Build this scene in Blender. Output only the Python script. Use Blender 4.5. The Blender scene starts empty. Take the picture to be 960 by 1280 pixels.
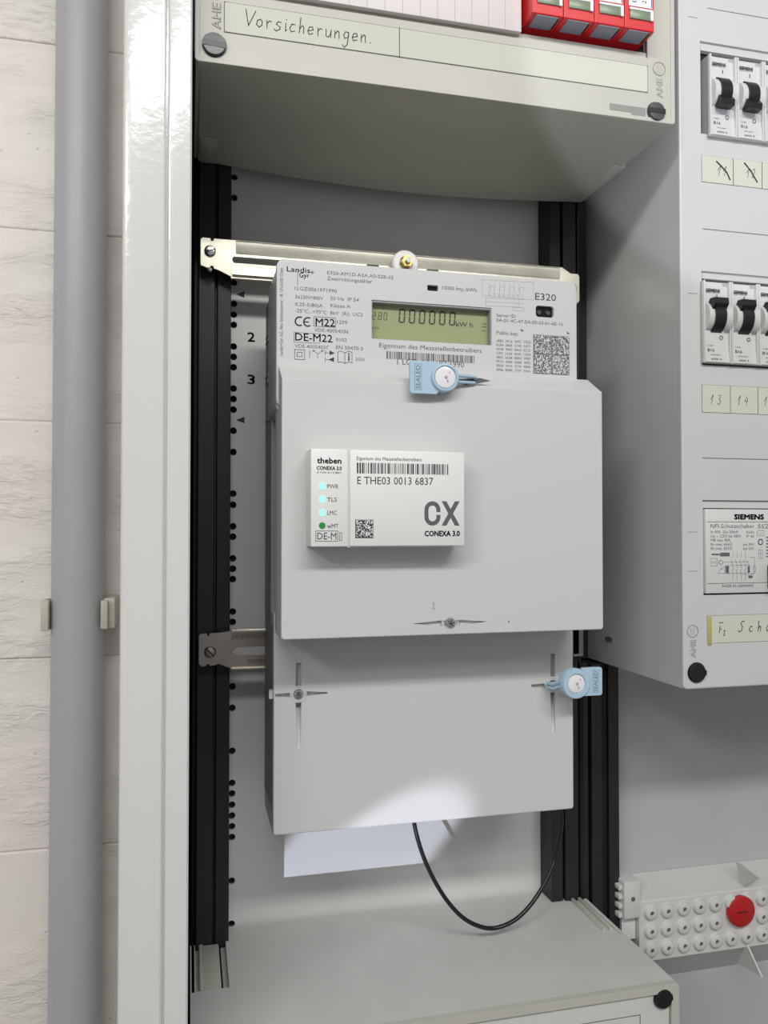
import bpy, bmesh, math, random
from mathutils import Vector, Quaternion
random.seed(7)
S = bpy.context.scene
C = S.collection
# ---------------------------------------------------------------- camera, world, lights, exposure
Z0 = 1500.0                                   # camera height, mm
F_PX, YAW, PITCH = 1003.0, math.radians(13.67), math.atan(20/1003)
cd = bpy.data.cameras.new('camera'); cam = bpy.data.objects.new('camera', cd); C.objects.link(cam)
cam.location = (0, 0, Z0/1000); cam.rotation_euler = (math.pi/2+PITCH, 0, -YAW)
cd.sensor_fit = 'HORIZONTAL'; cd.sensor_width = 36; cd.lens = 36*F_PX/960; cd.clip_start = 0.01; cd.clip_end = 50
S.camera = cam
w = bpy.data.worlds.new('room_light'); S.world = w; w.use_nodes = True
w.node_tree.nodes['Background'].inputs[0].default_value = (0.92, 0.92, 0.95, 1)
w.node_tree.nodes['Background'].inputs[1].default_value = 0.33
S.view_settings.view_transform = 'Standard'; S.view_settings.look = 'None'
S.view_settings.exposure = 0.09; S.view_settings.gamma = 1.0; S.view_settings.use_curve_mapping = False

def aim(o, tgt):
    d = Vector(tgt)-o.location
    o.rotation_euler = d.to_track_quat('-Z', 'Y').to_euler()
def area(name, loc, tgt, sx, sy, power, col):
    l = bpy.data.lights.new(name, 'AREA'); l.shape = 'RECTANGLE'; l.size = sx; l.size_y = sy; l.energy = power; l.color = col
    o = bpy.data.objects.new(name, l); C.objects.link(o); o.location = loc; aim(o, tgt); return o
area('ceiling_tube_light', (0.06, -0.56, 1.5+0.73), (0.10, 0.45, 1.45), 1.2, 0.10, 9.8, (1.0, 0.985, 0.96))
area('far_ceiling_light', (-2.0, -2.0, 1.5+1.45), (0.1, 0.4, 1.5), 0.8, 0.4, 20, (1.0, 0.99, 0.96))
# daylight glint coming up from the lower left between frame edge and lower cover
def glint(name, src, hit, a, b, roll, power, blend, col, size):      # a, b: half axes of the lit pool at the hit point
    l = bpy.data.lights.new(name, 'SPOT'); l.energy = power; l.color = col; l.shadow_soft_size = size
    o = bpy.data.objects.new(name, l); C.objects.link(o)
    o.location = src; d = Vector(hit)-Vector(src)
    l.spot_size = 2*math.atan(a/d.length); l.spot_blend = blend
    o.rotation_mode = 'QUATERNION'
    o.rotation_quaternion = d.to_track_quat('-Z', 'Y') @ Quaternion((0, 0, 1), roll)
    o.scale = (1, b/a, 1)
    return o
SRC = (-0.609, -1.10, 1.5-0.55)
glint('daylight_glint', SRC, (0.112, 0.5, 1.5-0.196), 0.100, 0.044, math.radians(44), 82, 0.35, (0.80, 0.84, 1.0), 0.004)
glint('daylight_glint_upper', SRC, (0.390, 0.38, 1.5+0.32), 0.205, 0.185, 0, 46, 0.10, (0.84, 0.87, 1.0), 0.006)

# ---------------------------------------------------------------- pixel -> point on a plane of depth D (mm)
cY, sY, cP, sP = math.cos(YAW), math.sin(YAW), math.cos(PITCH), math.sin(PITCH)
_F = Vector((sY*cP, cY*cP, sP)); _R = Vector((cY, -sY, 0)); _U = _R.cross(_F)
def at(px, py, D):
    d = _F+_R*((px-480)/F_PX)+_U*((640-py)/F_PX)
    k = D/d.y
    return d.x*k, d.z*k
def rc(D, x0, y0, x1, y1):                    # top-left and bottom-right pixels -> x0,x1,z0,z1
    a = at(x0, y0, D); b = at(x1, y1, D)
    return a[0], b[0], b[1], a[1]

# ---------------------------------------------------------------- materials
def lin(c): return tuple(((v/255)/12.92 if v/255 <= 0.04045 else ((v/255+0.055)/1.055)**2.4) for v in c)+(1,)
def mat(name, col, rough=0.5, metal=0.0, bump=0.0, bscale=300.0, var=0.0, vscale=20.0, emis=None, estr=0, alpha=None, coat=0, detail=2.0, spec=None):
    m = bpy.data.materials.new(name); m.use_nodes = True; nt = m.node_tree; b = nt.nodes['Principled BSDF']
    b.inputs['Base Color'].default_value = lin(col); b.inputs['Roughness'].default_value = rough; b.inputs['Metallic'].default_value = metal
    if spec is not None: b.inputs['Specular IOR Level'].default_value = spec
    if coat: b.inputs['Coat Weight'].default_value = coat
    tc = nt.nodes.new('ShaderNodeTexCoord')
    if var:
        n = nt.nodes.new('ShaderNodeTexNoise'); n.inputs['Scale'].default_value = vscale; n.inputs['Detail'].default_value = 4
        nt.links.new(tc.outputs['Object'], n.inputs['Vector'])
        r = nt.nodes.new('ShaderNodeValToRGB'); c = lin(col)
        r.color_ramp.elements[0].position = 0.3; r.color_ramp.elements[1].position = 0.7
        r.color_ramp.elements[0].color = tuple(v*(1-var) for v in c[:3])+(1,)
        r.color_ramp.elements[1].color = tuple(min(1, v*(1+var)) for v in c[:3])+(1,)
        nt.links.new(n.outputs['Fac'], r.inputs['Fac']); nt.links.new(r.outputs['Color'], b.inputs['Base Color'])
    if bump:
        n = nt.nodes.new('ShaderNodeTexNoise'); n.inputs['Scale'].default_value = bscale; n.inputs['Detail'].default_value = detail
        nt.links.new(tc.outputs['Object'], n.inputs['Vector'])
        bp = nt.nodes.new('ShaderNodeBump'); bp.inputs['Strength'].default_value = bump; bp.inputs['Distance'].default_value = 0.001
        nt.links.new(n.outputs['Fac'], bp.inputs['Height']); nt.links.new(bp.outputs['Normal'], b.inputs['Normal'])
    if emis:
        b.inputs['Emission Color'].default_value = lin(emis); b.inputs['Emission Strength'].default_value = estr
    return m
MT = {
 'enamel': mat('white_enamelled_steel', (214, 214, 212), 0.14, bump=0.10, bscale=260, coat=0.3),
 'pipe': mat('grey_plastic_pipe', (174, 174, 177), 0.42, bump=0.05, bscale=120, var=0.03, vscale=12),
 'clip': mat('beige_plastic_clip', (190, 189, 172), 0.5, bump=0.1, bscale=900),
 'cream': mat('cream_moulded_plastic', (184, 183, 172), 0.38, bump=0.03, bscale=500, var=0.02),
 'cover': mat('light_grey_plastic_cover', (200, 199, 198), 0.36, bump=0.04, bscale=600, var=0.015),
 'lower': mat('grey_dusty_plastic', (196, 196, 193), 0.5, bump=0.06, bscale=400, var=0.04, vscale=35),
 'meter': mat('meter_grey_plastic', (203, 203, 202), 0.42, bump=0.05, bscale=1500),
 'meter_dark': mat('meter_base_grey', (150, 151, 152), 0.5, bump=0.05, bscale=900),
 'plate2': mat('grey_steel_plate_shaded', (180, 180, 181), 0.42, bump=0.03, bscale=200, var=0.03, vscale=18),  # same sheet as plate; shade is put into this darker colour
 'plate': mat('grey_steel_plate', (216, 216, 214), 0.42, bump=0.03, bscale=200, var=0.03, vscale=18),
 'rail': mat('black_plastic_rail', (29, 29, 32), 0.5, bump=0.05, bscale=400, var=0.05),
 'dark': mat('painted_recess_shade', (28, 28, 28), 0.8),  # near-black colour stands in for shade inside the cabinet and slots
 'zinc': mat('zinc_passivated_steel', (226, 224, 205), 0.3, 0.6, bump=0.08, bscale=160, var=0.1, vscale=60),
 'zinc_old': mat('brown_tarnished_zinc', (168, 158, 150), 0.36, 1.0, bump=0.08, bscale=200, var=0.12, vscale=50),
 'steel': mat('polished_steel', (210, 212, 215), 0.18, 1.0),
 'brass': mat('brass_yellow', (205, 180, 110), 0.25, 1.0),
 'black': mat('black_plastic', (22, 22, 23), 0.35),
 'screw': mat('dark_grey_plastic_screw', (72, 72, 74), 0.3, bump=0.05, bscale=500),
 'ink': mat('black_print', (48, 48, 50), 0.6),
 'ink2': mat('grey_print', (92, 92, 94), 0.6),
 'pen': mat('black_ballpoint', (40, 40, 42), 0.6),
 'paper': mat('ivory_paper_strip', (202, 203, 188), 0.6, var=0.01),
 'paper_white': mat('white_label', (240, 240, 238), 0.5),
 'blank': mat('pinkish_white_blank_strip', (228, 222, 222), 0.5, bump=0.03, bscale=300),
 'red': mat('red_plastic', (205, 38, 42), 0.32, bump=0.03, bscale=300),
 'knob': mat('red_knob_plastic', (176, 22, 20), 0.38, bump=0.05, bscale=300),
 'fuse_grey': mat('bluish_grey_plastic', (136, 138, 150), 0.45),
 'fuse_green': mat('green_grey_fuse_carrier', (120, 135, 110), 0.3),
 'blueprint': mat('blue_print', (50, 80, 160), 0.5),
 'breaker': mat('breaker_light_grey', (205, 205, 203), 0.4, bump=0.03, bscale=700),
 'breaker_side': mat('breaker_warm_grey', (172, 170, 168), 0.45),
 'seal': mat('pale_blue_seal_plastic', (172, 200, 218), 0.3, bump=0.04, bscale=500),
 'seal_ink': mat('seal_embossed_grey', (98, 120, 138), 0.4),
 'disc': mat('white_clear_disc', (232, 232, 236), 0.12, coat=0.5),
 'gate': mat('white_gateway_plastic', (228, 228, 226), 0.38, bump=0.03, bscale=900),
 'lcd': mat('olive_lcd_glass', (160, 165, 122), 0.2, bump=0.02, bscale=80),
 'lcd_ink': mat('lcd_segments', (48, 52, 40), 0.5),
 'lcd_soft': mat('lcd_faint_segments', (100, 105, 80), 0.5),
 'window': mat('smoked_port_window', (20, 20, 22), 0.1),
 'led': mat('lit_mint_led', (170, 235, 220), 0.4, emis=(140, 255, 225), estr=0.38),
 'green': mat('green_led_off', (30, 140, 62), 0.4),
 'tape': mat('yellowed_tape', (178, 170, 98), 0.35),
 'cable': mat('black_cable_sheath', (18, 18, 19), 0.22),
 'entry': mat('pale_grey_rubber_plate', (203, 202, 199), 0.45, bump=0.05, bscale=500, var=0.02),
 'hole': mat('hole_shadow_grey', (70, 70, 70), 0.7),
}
# painted block wall: rough streaks and pits
def wall_mat():
    m = bpy.data.materials.new('painted_blockwork'); m.use_nodes = True; nt = m.node_tree; b = nt.nodes['Principled BSDF']
    b.inputs['Roughness'].default_value = 0.55
    N = nt.nodes.new; L = nt.links.new
    tc = N('ShaderNodeTexCoord')
    col = N('ShaderNodeTexNoise'); col.inputs['Scale'].default_value = 9; L(tc.outputs['Object'], col.inputs['Vector'])
    r = N('ShaderNodeValToRGB'); r.color_ramp.elements[0].position = .35; r.color_ramp.elements[1].position = .65
    r.color_ramp.elements[0].color = lin((234, 226, 220)); r.color_ramp.elements[1].color = lin((231, 227, 218))
    L(col.outputs['Fac'], r.inputs['Fac']); L(r.outputs['Color'], b.inputs['Base Color'])
    mp = N('ShaderNodeMapping'); mp.inputs['Scale'].default_value = (1, 1, 2.6); L(tc.outputs['Object'], mp.inputs['Vector'])
    a = N('ShaderNodeTexNoise'); a.inputs['Scale'].default_value = 75; a.inputs['Detail'].default_value = 6; a.inputs['Roughness'].default_value = .62; a.inputs['Distortion'].default_value = 1.2
    L(mp.outputs['Vector'], a.inputs['Vector'])
    k = N('ShaderNodeTexNoise'); k.inputs['Scale'].default_value = 11; L(mp.outputs['Vector'], k.inputs['Vector'])
    kr = N('ShaderNodeMapRange'); kr.inputs['From Min'].default_value = .42; kr.inputs['From Max'].default_value = .62; L(k.outputs['Fac'], kr.inputs['Value'])
    mu = N('ShaderNodeMath'); mu.operation = 'MULTIPLY'; L(a.outputs['Fac'], mu.inputs[0]); L(kr.outputs['Result'], mu.inputs[1])
    v = N('ShaderNodeTexVoronoi'); v.inputs['Scale'].default_value = 70; L(tc.outputs['Object'], v.inputs['Vector'])
    vr = N('ShaderNodeMapRange'); vr.inputs['From Min'].default_value = .03; vr.inputs['From Max'].default_value = .09; L(v.outputs['Distance'], vr.inputs['Value'])
    ad = N('ShaderNodeMath'); ad.operation = 'ADD'; L(mu.outputs[0], ad.inputs[0]); 
    m2 = N('ShaderNodeMath'); m2.operation = 'MULTIPLY'; m2.inputs[1].default_value = .25; L(vr.outputs['Result'], m2.inputs[0]); L(m2.outputs[0], ad.inputs[1])
    bp = N('ShaderNodeBump'); bp.inputs['Strength'].default_value = .95; bp.inputs['Distance'].default_value = .002
    L(ad.outputs[0], bp.inputs['Height']); L(bp.outputs['Normal'], b.inputs['Normal'])
    return m
MT['wall'] = wall_mat()

# ---------------------------------------------------------------- mesh builder (all coordinates in mm; x right, y into the wall, z up from eye level)
_fc = {}
def text_geo(s, offset=0.0):
    key = (s, offset)
    if key in _fc: return _fc[key]
    cu = bpy.data.curves.new('t', 'FONT'); cu.body = s; cu.size = 1; cu.resolution_u = 2; cu.offset = offset; cu.fill_mode = 'FRONT'
    o = bpy.data.objects.new('t', cu); C.objects.link(o)
    dg = bpy.context.evaluated_depsgraph_get()
    me = bpy.data.meshes.new_from_object(o.evaluated_get(dg))
    vs = [(v.co.x, v.co.y) for v in me.vertices]; fs = [tuple(p.vertices) for p in me.polygons]
    bpy.data.objects.remove(o); bpy.data.curves.remove(cu); bpy.data.meshes.remove(me)
    x0 = min(v[0] for v in vs); x1 = max(v[0] for v in vs)
    _fc[key] = (vs, fs, x0, x1); return _fc[key]

class M:
    def __init__(s): s.v = []; s.f = []
    def add(s, vs, fs):
        n = len(s.v); s.v += [tuple(v) for v in vs]; s.f += [tuple(i+n for i in f) for f in fs]; return s
    def addbm(s, bm):
        bm.verts.ensure_lookup_table(); bm.verts.index_update()
        s.add([v.co[:] for v in bm.verts], [[v.index for v in f.verts] for f in bm.faces]); bm.free(); return s
    def box(s, x0, x1, y0, y1, z0, z1, bev=0, seg=2):
        x0, x1 = min(x0, x1), max(x0, x1); z0, z1 = min(z0, z1), max(z0, z1)
        if not bev:
            return s.add([(x, y, z) for x in (x0, x1) for y in (y0, y1) for z in (z0, z1)],
                         [(0, 1, 3, 2), (4, 6, 7, 5), (0, 4, 5, 1), (2, 3, 7, 6), (0, 2, 6, 4), (1, 5, 7, 3)])
        bm = bmesh.new(); bmesh.ops.create_cube(bm, size=1)
        for v in bm.verts: v.co = Vector(((x0+x1)/2+v.co.x*(x1-x0), (y0+y1)/2+v.co.y*(y1-y0), (z0+z1)/2+v.co.z*(z1-z0)))
        bmesh.ops.bevel(bm, geom=bm.edges[:], offset=bev, segments=seg, profile=0.5, affect='EDGES')
        return s.addbm(bm)
    def plate(s, outer, holes, y0, y1, ch=0):  # outline(s) in xz, thickness y0..y1, optional chamfer of the outer edge
        full = outer
        if ch:
            xs = [p[0] for p in outer]; zs = [p[1] for p in outer]; mx, mz = (min(xs)+max(xs))/2, (min(zs)+max(zs))/2
            kx, kz = 1-2*ch/(max(xs)-min(xs)), 1-2*ch/(max(zs)-min(zs))
            outer = [(mx+(p[0]-mx)*kx, mz+(p[1]-mz)*kz) for p in outer]; n = len(outer)
            
            L1 = [(mx+(p[0]-mx)*(1-(1-kx)*.3), mz+(p[1]-mz)*(1-(1-kz)*.3)) for p in full]
            for A, ya, B, yb in ((outer, y0, L1, y0+ch*.3), (L1, y0+ch*.3, full, y0+ch)):
                s.add([(p[0], ya, p[1]) for p in A]+[(p[0], yb, p[1]) for p in B], [(i, (i+1) % n, n+(i+1) % n, n+i) for i in range(n)])
        for y in (y0, y1):
            if y == y1: outer = full
            bm = bmesh.new(); ed = []
            for lp in [outer]+holes:
                vs = [bm.verts.new((p[0], y, p[1])) for p in lp]
                ed += [bm.edges.new((vs[i], vs[(i+1) % len(vs)])) for i in range(len(vs))]
            bmesh.ops.triangle_fill(bm, use_beauty=True, use_dissolve=False, edges=ed)
            s.addbm(bm)
        for lp in [full]+holes:
            n = len(lp); ya = y0+(ch if lp is full else 0)
            s.add([(p[0], ya, p[1]) for p in lp]+[(p[0], y1, p[1]) for p in lp], [(i, (i+1) % n, n+(i+1) % n, n+i) for i in range(n)])
        return s
    def cyl(s, cx, cz, r, y0, y1, n=24, r1=None, rz=None):   # axis y; r at y0, r1 at y1
        r1 = r if r1 is None else r1; k = 1 if rz is None else rz/r
        a = [(math.cos(2*math.pi*i/n), math.sin(2*math.pi*i/n)) for i in range(n)]
        s.add([(cx+c*r, y0, cz+d*r*k) for c, d in a]+[(cx+c*r1, y1, cz+d*r1*k) for c, d in a],
              [(i, (i+1) % n, n+(i+1) % n, n+i) for i in range(n)]+[tuple(range(n)), tuple(range(2*n-1, n-1, -1))])
        return s
    def cylx(s, x0, x1, cy, cz, r, n=28):
        a = [(math.cos(2*math.pi*i/n), math.sin(2*math.pi*i/n)) for i in range(n)]
        s.add([(x0, cy+c*r, cz+d*r) for c, d in a]+[(x1, cy+c*r, cz+d*r) for c, d in a],
              [(i, (i+1) % n, n+(i+1) % n, n+i) for i in range(n)]+[tuple(range(n)), tuple(range(2*n-1, n-1, -1))])
        return s
    def lathe(s, cx, cz, prof, n=24):          # prof: (r, y) list, axis y
        vs = []; fs = []
        for r, y in prof: vs += [(cx+r*math.cos(2*math.pi*i/n), y, cz+r*math.sin(2*math.pi*i/n)) for i in range(n)]
        for k in range(len(prof)-1):
            fs += [(k*n+i, k*n+(i+1) % n, (k+1)*n+(i+1) % n, (k+1)*n+i) for i in range(n)]
        fs += [tuple(range(n)), tuple(range(len(prof)*n-1, (len(prof)-1)*n-1, -1))]
        return s.add(vs, fs)
    def prism(s, prof, axis, a0, a1):          # axis 'x': prof (y,z); axis 'z': prof (x,y)
        n = len(prof)
        P = (lambda p, a: (a, p[0], p[1])) if axis == 'x' else (lambda p, a: (p[0], p[1], a))
        return s.add([P(p, a0) for p in prof]+[P(p, a1) for p in prof],
                     [(i, (i+1) % n, n+(i+1) % n, n+i) for i in range(n)]+[tuple(range(n)), tuple(range(2*n-1, n-1, -1))])
    def tube(s, pts, r, n=12):
        pts = [Vector(p) for p in pts]; vs = []; fs = []; up = Vector((0.1, 1, 0.05)).normalized()
        for i, p in enumerate(pts):
            t = (pts[min(i+1, len(pts)-1)]-pts[max(i-1, 0)]).normalized()
            a = t.cross(up).normalized(); b = t.cross(a)
            vs += [p+(a*math.cos(2*math.pi*k/n)+b*math.sin(2*math.pi*k/n))*r for k in range(n)]
        for i in range(len(pts)-1):
            fs += [(i*n+k, i*n+(k+1) % n, (i+1)*n+(k+1) % n, (i+1)*n+k) for k in range(n)]
        fs += [tuple(range(n)), tuple(range(len(pts)*n-1, (len(pts)-1)*n-1, -1))]
        return s.add(vs, fs)
    def rect(s, x0, x1, z0, z1, y): return s.add([(x0, y, z0), (x1, y, z0), (x1, y, z1), (x0, y, z1)], [(0, 1, 2, 3)])
    def frame(s, x0, x1, z0, z1, y, w):
        s.rect(x0, x1, z0, z0+w, y); s.rect(x0, x1, z1-w, z1, y); s.rect(x0, x0+w, z0, z1, y); return s.rect(x1-w, x1, z0, z1, y)
    def line(s, pts, y, w, closed=False):      # flat pen stroke in xz
        if closed: pts = list(pts)+[pts[0]]
        for a, b in zip(pts[:-1], pts[1:]):
            dx, dz = b[0]-a[0], b[1]-a[1]; l = math.hypot(dx, dz) or 1e-6; nx, nz = -dz/l*w/2, dx/l*w/2; ex, ez = dx/l*w*.3, dz/l*w*.3
            s.add([(a[0]+nx-ex, y, a[1]+nz-ez), (a[0]-nx-ex, y, a[1]-nz-ez), (b[0]-nx+ex, y, b[1]-nz+ez), (b[0]+nx+ex, y, b[1]+nz+ez)], [(0, 1, 2, 3)])
        return s
    def text(s, t, x, z, h, y, width=None, off=0.0, rot=0, italic=0):   # h: capital height, (x,z): left end of baseline
        off2 = off; vs, fs, a, b = text_geo(t, 0.0); k = h/0.70
        kx = k if width is None else width/(b-a)
        c, d = math.cos(rot), math.sin(rot); out = []
        for u, v in vs:
            p, q = (u-a)*kx+v*k*italic, v*k; out.append((x+p*c-q*d, y, z+p*d+q*c))
        s.add(out, fs)
        if off2:
            for e, g in ((off2, 0), (-off2, 0), (0, off2), (0, -off2), (off2*.7, off2*.7), (-off2*.7, off2*.7), (off2*.7, -off2*.7), (-off2*.7, -off2*.7)):
                s.add([(px_+e*h, y, pz_+g*h) for px_, _, pz_ in out], fs)
        return s
    def tpx(s, t, D, xl, yl, xr, yr, hpx, off=0.0, dy=.08, italic=0):   # baseline given by two pixels on plane D, height in pixels
        a = at(xl, yl, D); b = at(xr, yr, D)
        h = at(xl, yl-hpx, D)[1]-a[1]
        return s.text(t, a[0], (a[1]+b[1])/2, h, D-dy, b[0]-a[0], off, italic=italic)
    def build(s, name, m, parent=None, smooth=35, bevel=0):
        bm = bmesh.new()
        ox, oy, oz = ORG.get(parent.name, (0, 0, 0)) if parent else (0, 0, 0)
        vs = [bm.verts.new(((x-ox)/1000, (y-oy)/1000, (z-oz)/1000)) for x, y, z in s.v]
        for f in s.f:
            try: bm.faces.new([vs[i] for i in f])
            except ValueError: pass
        if len(bm.verts) < 6000 or bevel: bmesh.ops.remove_doubles(bm, verts=bm.verts, dist=1e-6)
        bmesh.ops.recalc_face_normals(bm, faces=bm.faces)
        me = bpy.data.meshes.new(name); bm.to_mesh(me); bm.free()
        me.materials.append(m)
        if smooth: me.shade_smooth(); me.set_sharp_from_angle(angle=math.radians(smooth))
        o = bpy.data.objects.new(name, me); C.objects.link(o)
        if any(k_ in name for k_ in ('print', 'diagram', 'marks', 'signs', 'digits', 'handwriting', 'break_lines')): o['kind'] = 'stuff'
        if parent: o.parent = parent; ORG[o.name] = (ox, oy, oz)
        else: o.location = (0, 0, Z0/1000); ORG[o.name] = (0, 0, 0)
        if bevel:
            bv = o.modifiers.new('bevel', 'BEVEL'); bv.width = bevel/1000; bv.segments = 2; bv.limit_method = 'ANGLE'; bv.angle_limit = math.radians(50); bv.harden_normals = False
        return o
ORG = {}
def thing(name, label, cat, loc, group=None):
    o = bpy.data.objects.new(name, None); C.objects.link(o); o.empty_display_size = .01
    o.location = (loc[0]/1000, loc[1]/1000, (loc[2]+Z0)/1000); o['label'] = label; o['category'] = cat
    if group: o['group'] = group
    ORG[o.name] = tuple(loc); return o
def copy_tree(o, parent=None):
    c = o.copy(); C.objects.link(c); c.parent = parent
    for ch in [x for x in bpy.data.objects if x.parent == o]: copy_tree(ch, c)
    return c
def rrect(x0, x1, z0, z1, r, n=4):
    out = []
    for cx, cz, a0 in ((x1-r, z1-r, 0), (x0+r, z1-r, 90), (x0+r, z0+r, 180), (x1-r, z0+r, 270)):
        for i in range(n+1):
            a = math.radians(a0+90*i/n); out.append((cx+r*math.cos(a), cz+r*math.sin(a)))
    return out
def circ(cx, cz, r, n=12): return [(cx+r*math.cos(2*math.pi*i/n), cz+r*math.sin(2*math.pi*i/n)) for i in range(n)]
def rect4(x0, x1, z0, z1): return [(x0, z0), (x1, z0), (x1, z1), (x0, z1)]
def struct(o): o['kind'] = 'structure'; return o

# ================================================================ SETTING: painted block wall
wall = struct(M().box(-2500, 2500, 573.4, 640, -1500, 1250).build('wall_back', MT['wall']))
struct(M().box(-2500, 2500, -3500, 640, -1560, -1500).build('floor', mat('grey_painted_concrete', (150, 148, 144), .6, bump=.1, bscale=30, var=.05, vscale=3)))
zj = [-1500]+[-212-125*i for i in range(10, 0, -1)]+[-212, -86, 71, 199]+[199+127*i for i in range(1, 6)]
zj = [z for z in zj if z > -720]
blk = []
for r in range(len(zj)-1):
    off = 0 if r % 2 else 125
    for c in range(-3, 4):
        x0 = c*250-205+off-125
        if x0 > 420: continue
        dy = random.uniform(-.6, .6)
        m = M().box(x0+.15, x0+249.85, 572+dy, 586, zj[r]+.15, zj[r+1]-.15, bev=1.2, seg=2)
        m.build('block', MT['wall'], wall, smooth=0)

# ================================================================ conduit pipe and its clip
pipe = thing('conduit_pipe', 'thick grey plastic conduit pipe running vertically up the painted wall', 'pipe', (-69.3, 550, -500))
m = M(); n = 48
m.add([(-69.3+16*math.cos(2*math.pi*i/n), 550+16*math.sin(2*math.pi*i/n), z) for z in (-600, 500) for i in range(n)], [(i, (i+1) % n, n+(i+1) % n, n+i) for i in range(n)])
m.build('tube', MT['pipe'], pipe)
clip = thing('pipe_clip', 'small beige plastic clip gripping the grey pipe on both sides', 'clip', (-69.3, 570, -52))
z0c, z1c = -64.5, -45.5
m = M()
prof = []
for sgn in (-1, 1):
    for (a, b) in ((16.3, 18.2),):
        pts = []
        for i in range(7): 
            t = math.radians(90-i*17) ; pts.append((sgn*a*math.cos(t), 550+a*math.sin(t)))
        out = []
        for i in range(7):
            t = math.radians(90-i*17); out.append((sgn*b*math.cos(t), 550+b*math.sin(t)))
        poly = [(-69.3+x, y) for x, y in pts]+[(-69.3+x, y) for x, y in out[::-1]]
        M().prism(poly, 'z', z0c, z1c).build('clip_arm', MT['clip'], clip)
M().box(-69.3-20.2, -69.3-15.8, 538, 556, z0c, z1c, bev=.7).build('clip_lip', MT['clip'], clip)
M().box(-69.3+15.2, -69.3+19.5, 537, 541, z0c+.5, z1c-.5, bev=.6).build('clip_lip', MT['clip'], clip)
M().box(-69.3+17.2, -69.3+23.5, 541.5, 571, z0c+.5, z1c+.5, bev=.6).build('clip_base', MT['clip'], clip)
M().box(-69.3-17, -69.3+17, 566.5, 571.5, z0c, z1c, bev=.5).build('clip_base', MT['clip'], clip)

# ================================================================ cabinet carcass
cab = thing('meter_cabinet', 'white enamelled steel cabinet housing with grooved upright frame left of the meter', 'cabinet', (-29, 572, -500))
xa = at(150, 660, 360)[0]; xg0 = at(205, 660, 360)[0]; xg1 = at(208.5, 660, 360)[0]; xb = at(237.5, 660, 360)[0]
prof = [(xa, 571), (xa, 362.5), (xa+.7, 360.7), (xa+2.0, 360), (xg0-.9, 360), (xg0-.2, 360.5), (xg0, 361.8), (xg0+.1, 362.4), (xg1-.5, 362.4), (xg1, 361.4), (xg1+.8, 361), (xb-.8, 361), (xb, 361.8), (xb, 380), (xb-1.6, 380), (xb-1.6, 363), (xa+2, 363), (xa+2, 571)]
M().prism(prof, 'z', -560, 480).build('door_frame_upright', MT['enamel'], cab)
M().box(xa+2, xb-1.5, 563, 565, -560, 480).build('rear_panel', MT['dark'], cab)
M().box(xb-1.6, 560, 545, 548, -560, 480).build('rear_panel', MT['dark'], cab)
M().box(xb-1.6, xb-.4, 380, 545, -560, 480).build('inner_side_panel', MT['dark'], cab)  # inner panels coloured dark to stand in for shade inside the cabinet
M().box(558, 561, 362, 571, -560, 480).build('right_side_panel', MT['enamel'], cab)

# ---- mounting plates
hz = [353, 379.5, 393, 406, 433, 446, 459, 485.6, 498.7, 512, 538.4, 565, 617, 631, 658, 671, 698, 711, 724, 764.6, 777.5, 858, 885, 938.6, 978.7, 992, 1006, 1019.6, 1033, 1046.4, 1101, 1154.8, 221, 247]
holes = [circ(26.3, at(291, y, 500)[1], 2.15) for y in hz]
for x, y in ((687, 262), (687, 286), (692, 1053), (694, 1101)):
    a = at(x, y, 500); holes.append(circ(a[0], a[1], 2.15))
bp = thing('mounting_plate', 'grey steel mounting plate with a column of drilled holes behind the meter', 'panel', (125, 500, -300))
M().plate(rect4(16, 240, -300, 330), holes, 500, 501.5).build('sheet', MT['plate'], bp, smooth=0)
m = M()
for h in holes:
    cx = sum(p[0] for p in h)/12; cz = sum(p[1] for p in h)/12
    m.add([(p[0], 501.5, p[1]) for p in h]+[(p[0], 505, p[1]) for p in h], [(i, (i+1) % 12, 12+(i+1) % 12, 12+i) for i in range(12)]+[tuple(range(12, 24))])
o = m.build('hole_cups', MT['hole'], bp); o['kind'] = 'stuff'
m = M()
for t, px, py in (('2', 314, 427), ('3', 314, 480)):
    m.tpx(t, 500, px-4.5, py, px+4.5, py, 11.5, off=.03)
for py in (368, 525):
    m.add([(at(295, py, 500)[0], 499.9, at(295, py, 500)[1]), (at(305.5, py, 500)[0], 499.9, at(300, py-4.2, 500)[1]), (at(305.5, py, 500)[0], 499.9, at(300, py+4.2, 500)[1])], [(0, 1, 2)])
m.build('printed_scale', MT['ink'], bp, smooth=0)
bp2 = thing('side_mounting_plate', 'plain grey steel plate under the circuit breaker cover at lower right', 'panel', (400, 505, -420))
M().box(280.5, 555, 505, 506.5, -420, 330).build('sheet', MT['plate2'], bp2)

# ---- black rails
def rail_prof(x0, x1, mirror=False, D=482):
    L = x1-x0
    p = [(0, 500), (0, D+9), (.12*L, D+9), (.12*L, D), (.56*L, D), (.56*L, D+4), (.63*L, D+4), (.63*L, D+.6), (L, D+.6), (L, 500)]
    if mirror: p = [(L-a, b) for a, b in p][::-1]
    return [(x0+a, b) for a, b in p]
def rail(name, label, x0, x1, mirror, z0, z1, D=482):
    t = thing(name, label, 'rail', ((x0+x1)/2, 498, z0), 'black mounting rails')
    M().prism(rail_prof(x0, x1, mirror, D), 'z', z0, z1).build('profile', MT['rail'], t, smooth=30, bevel=.35)
    return t
rail('mounting_rail', 'black grooved plastic rail left of the meter beside the white cabinet frame', 2.4, 23.8, False, -300, 330)
rail('mounting_rail', 'black grooved plastic rail just right of the meter, ending above the lower cover', 229, 250.3, True, -300, 330)
rz0_ = at(858, 862, 393)[1]
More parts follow.
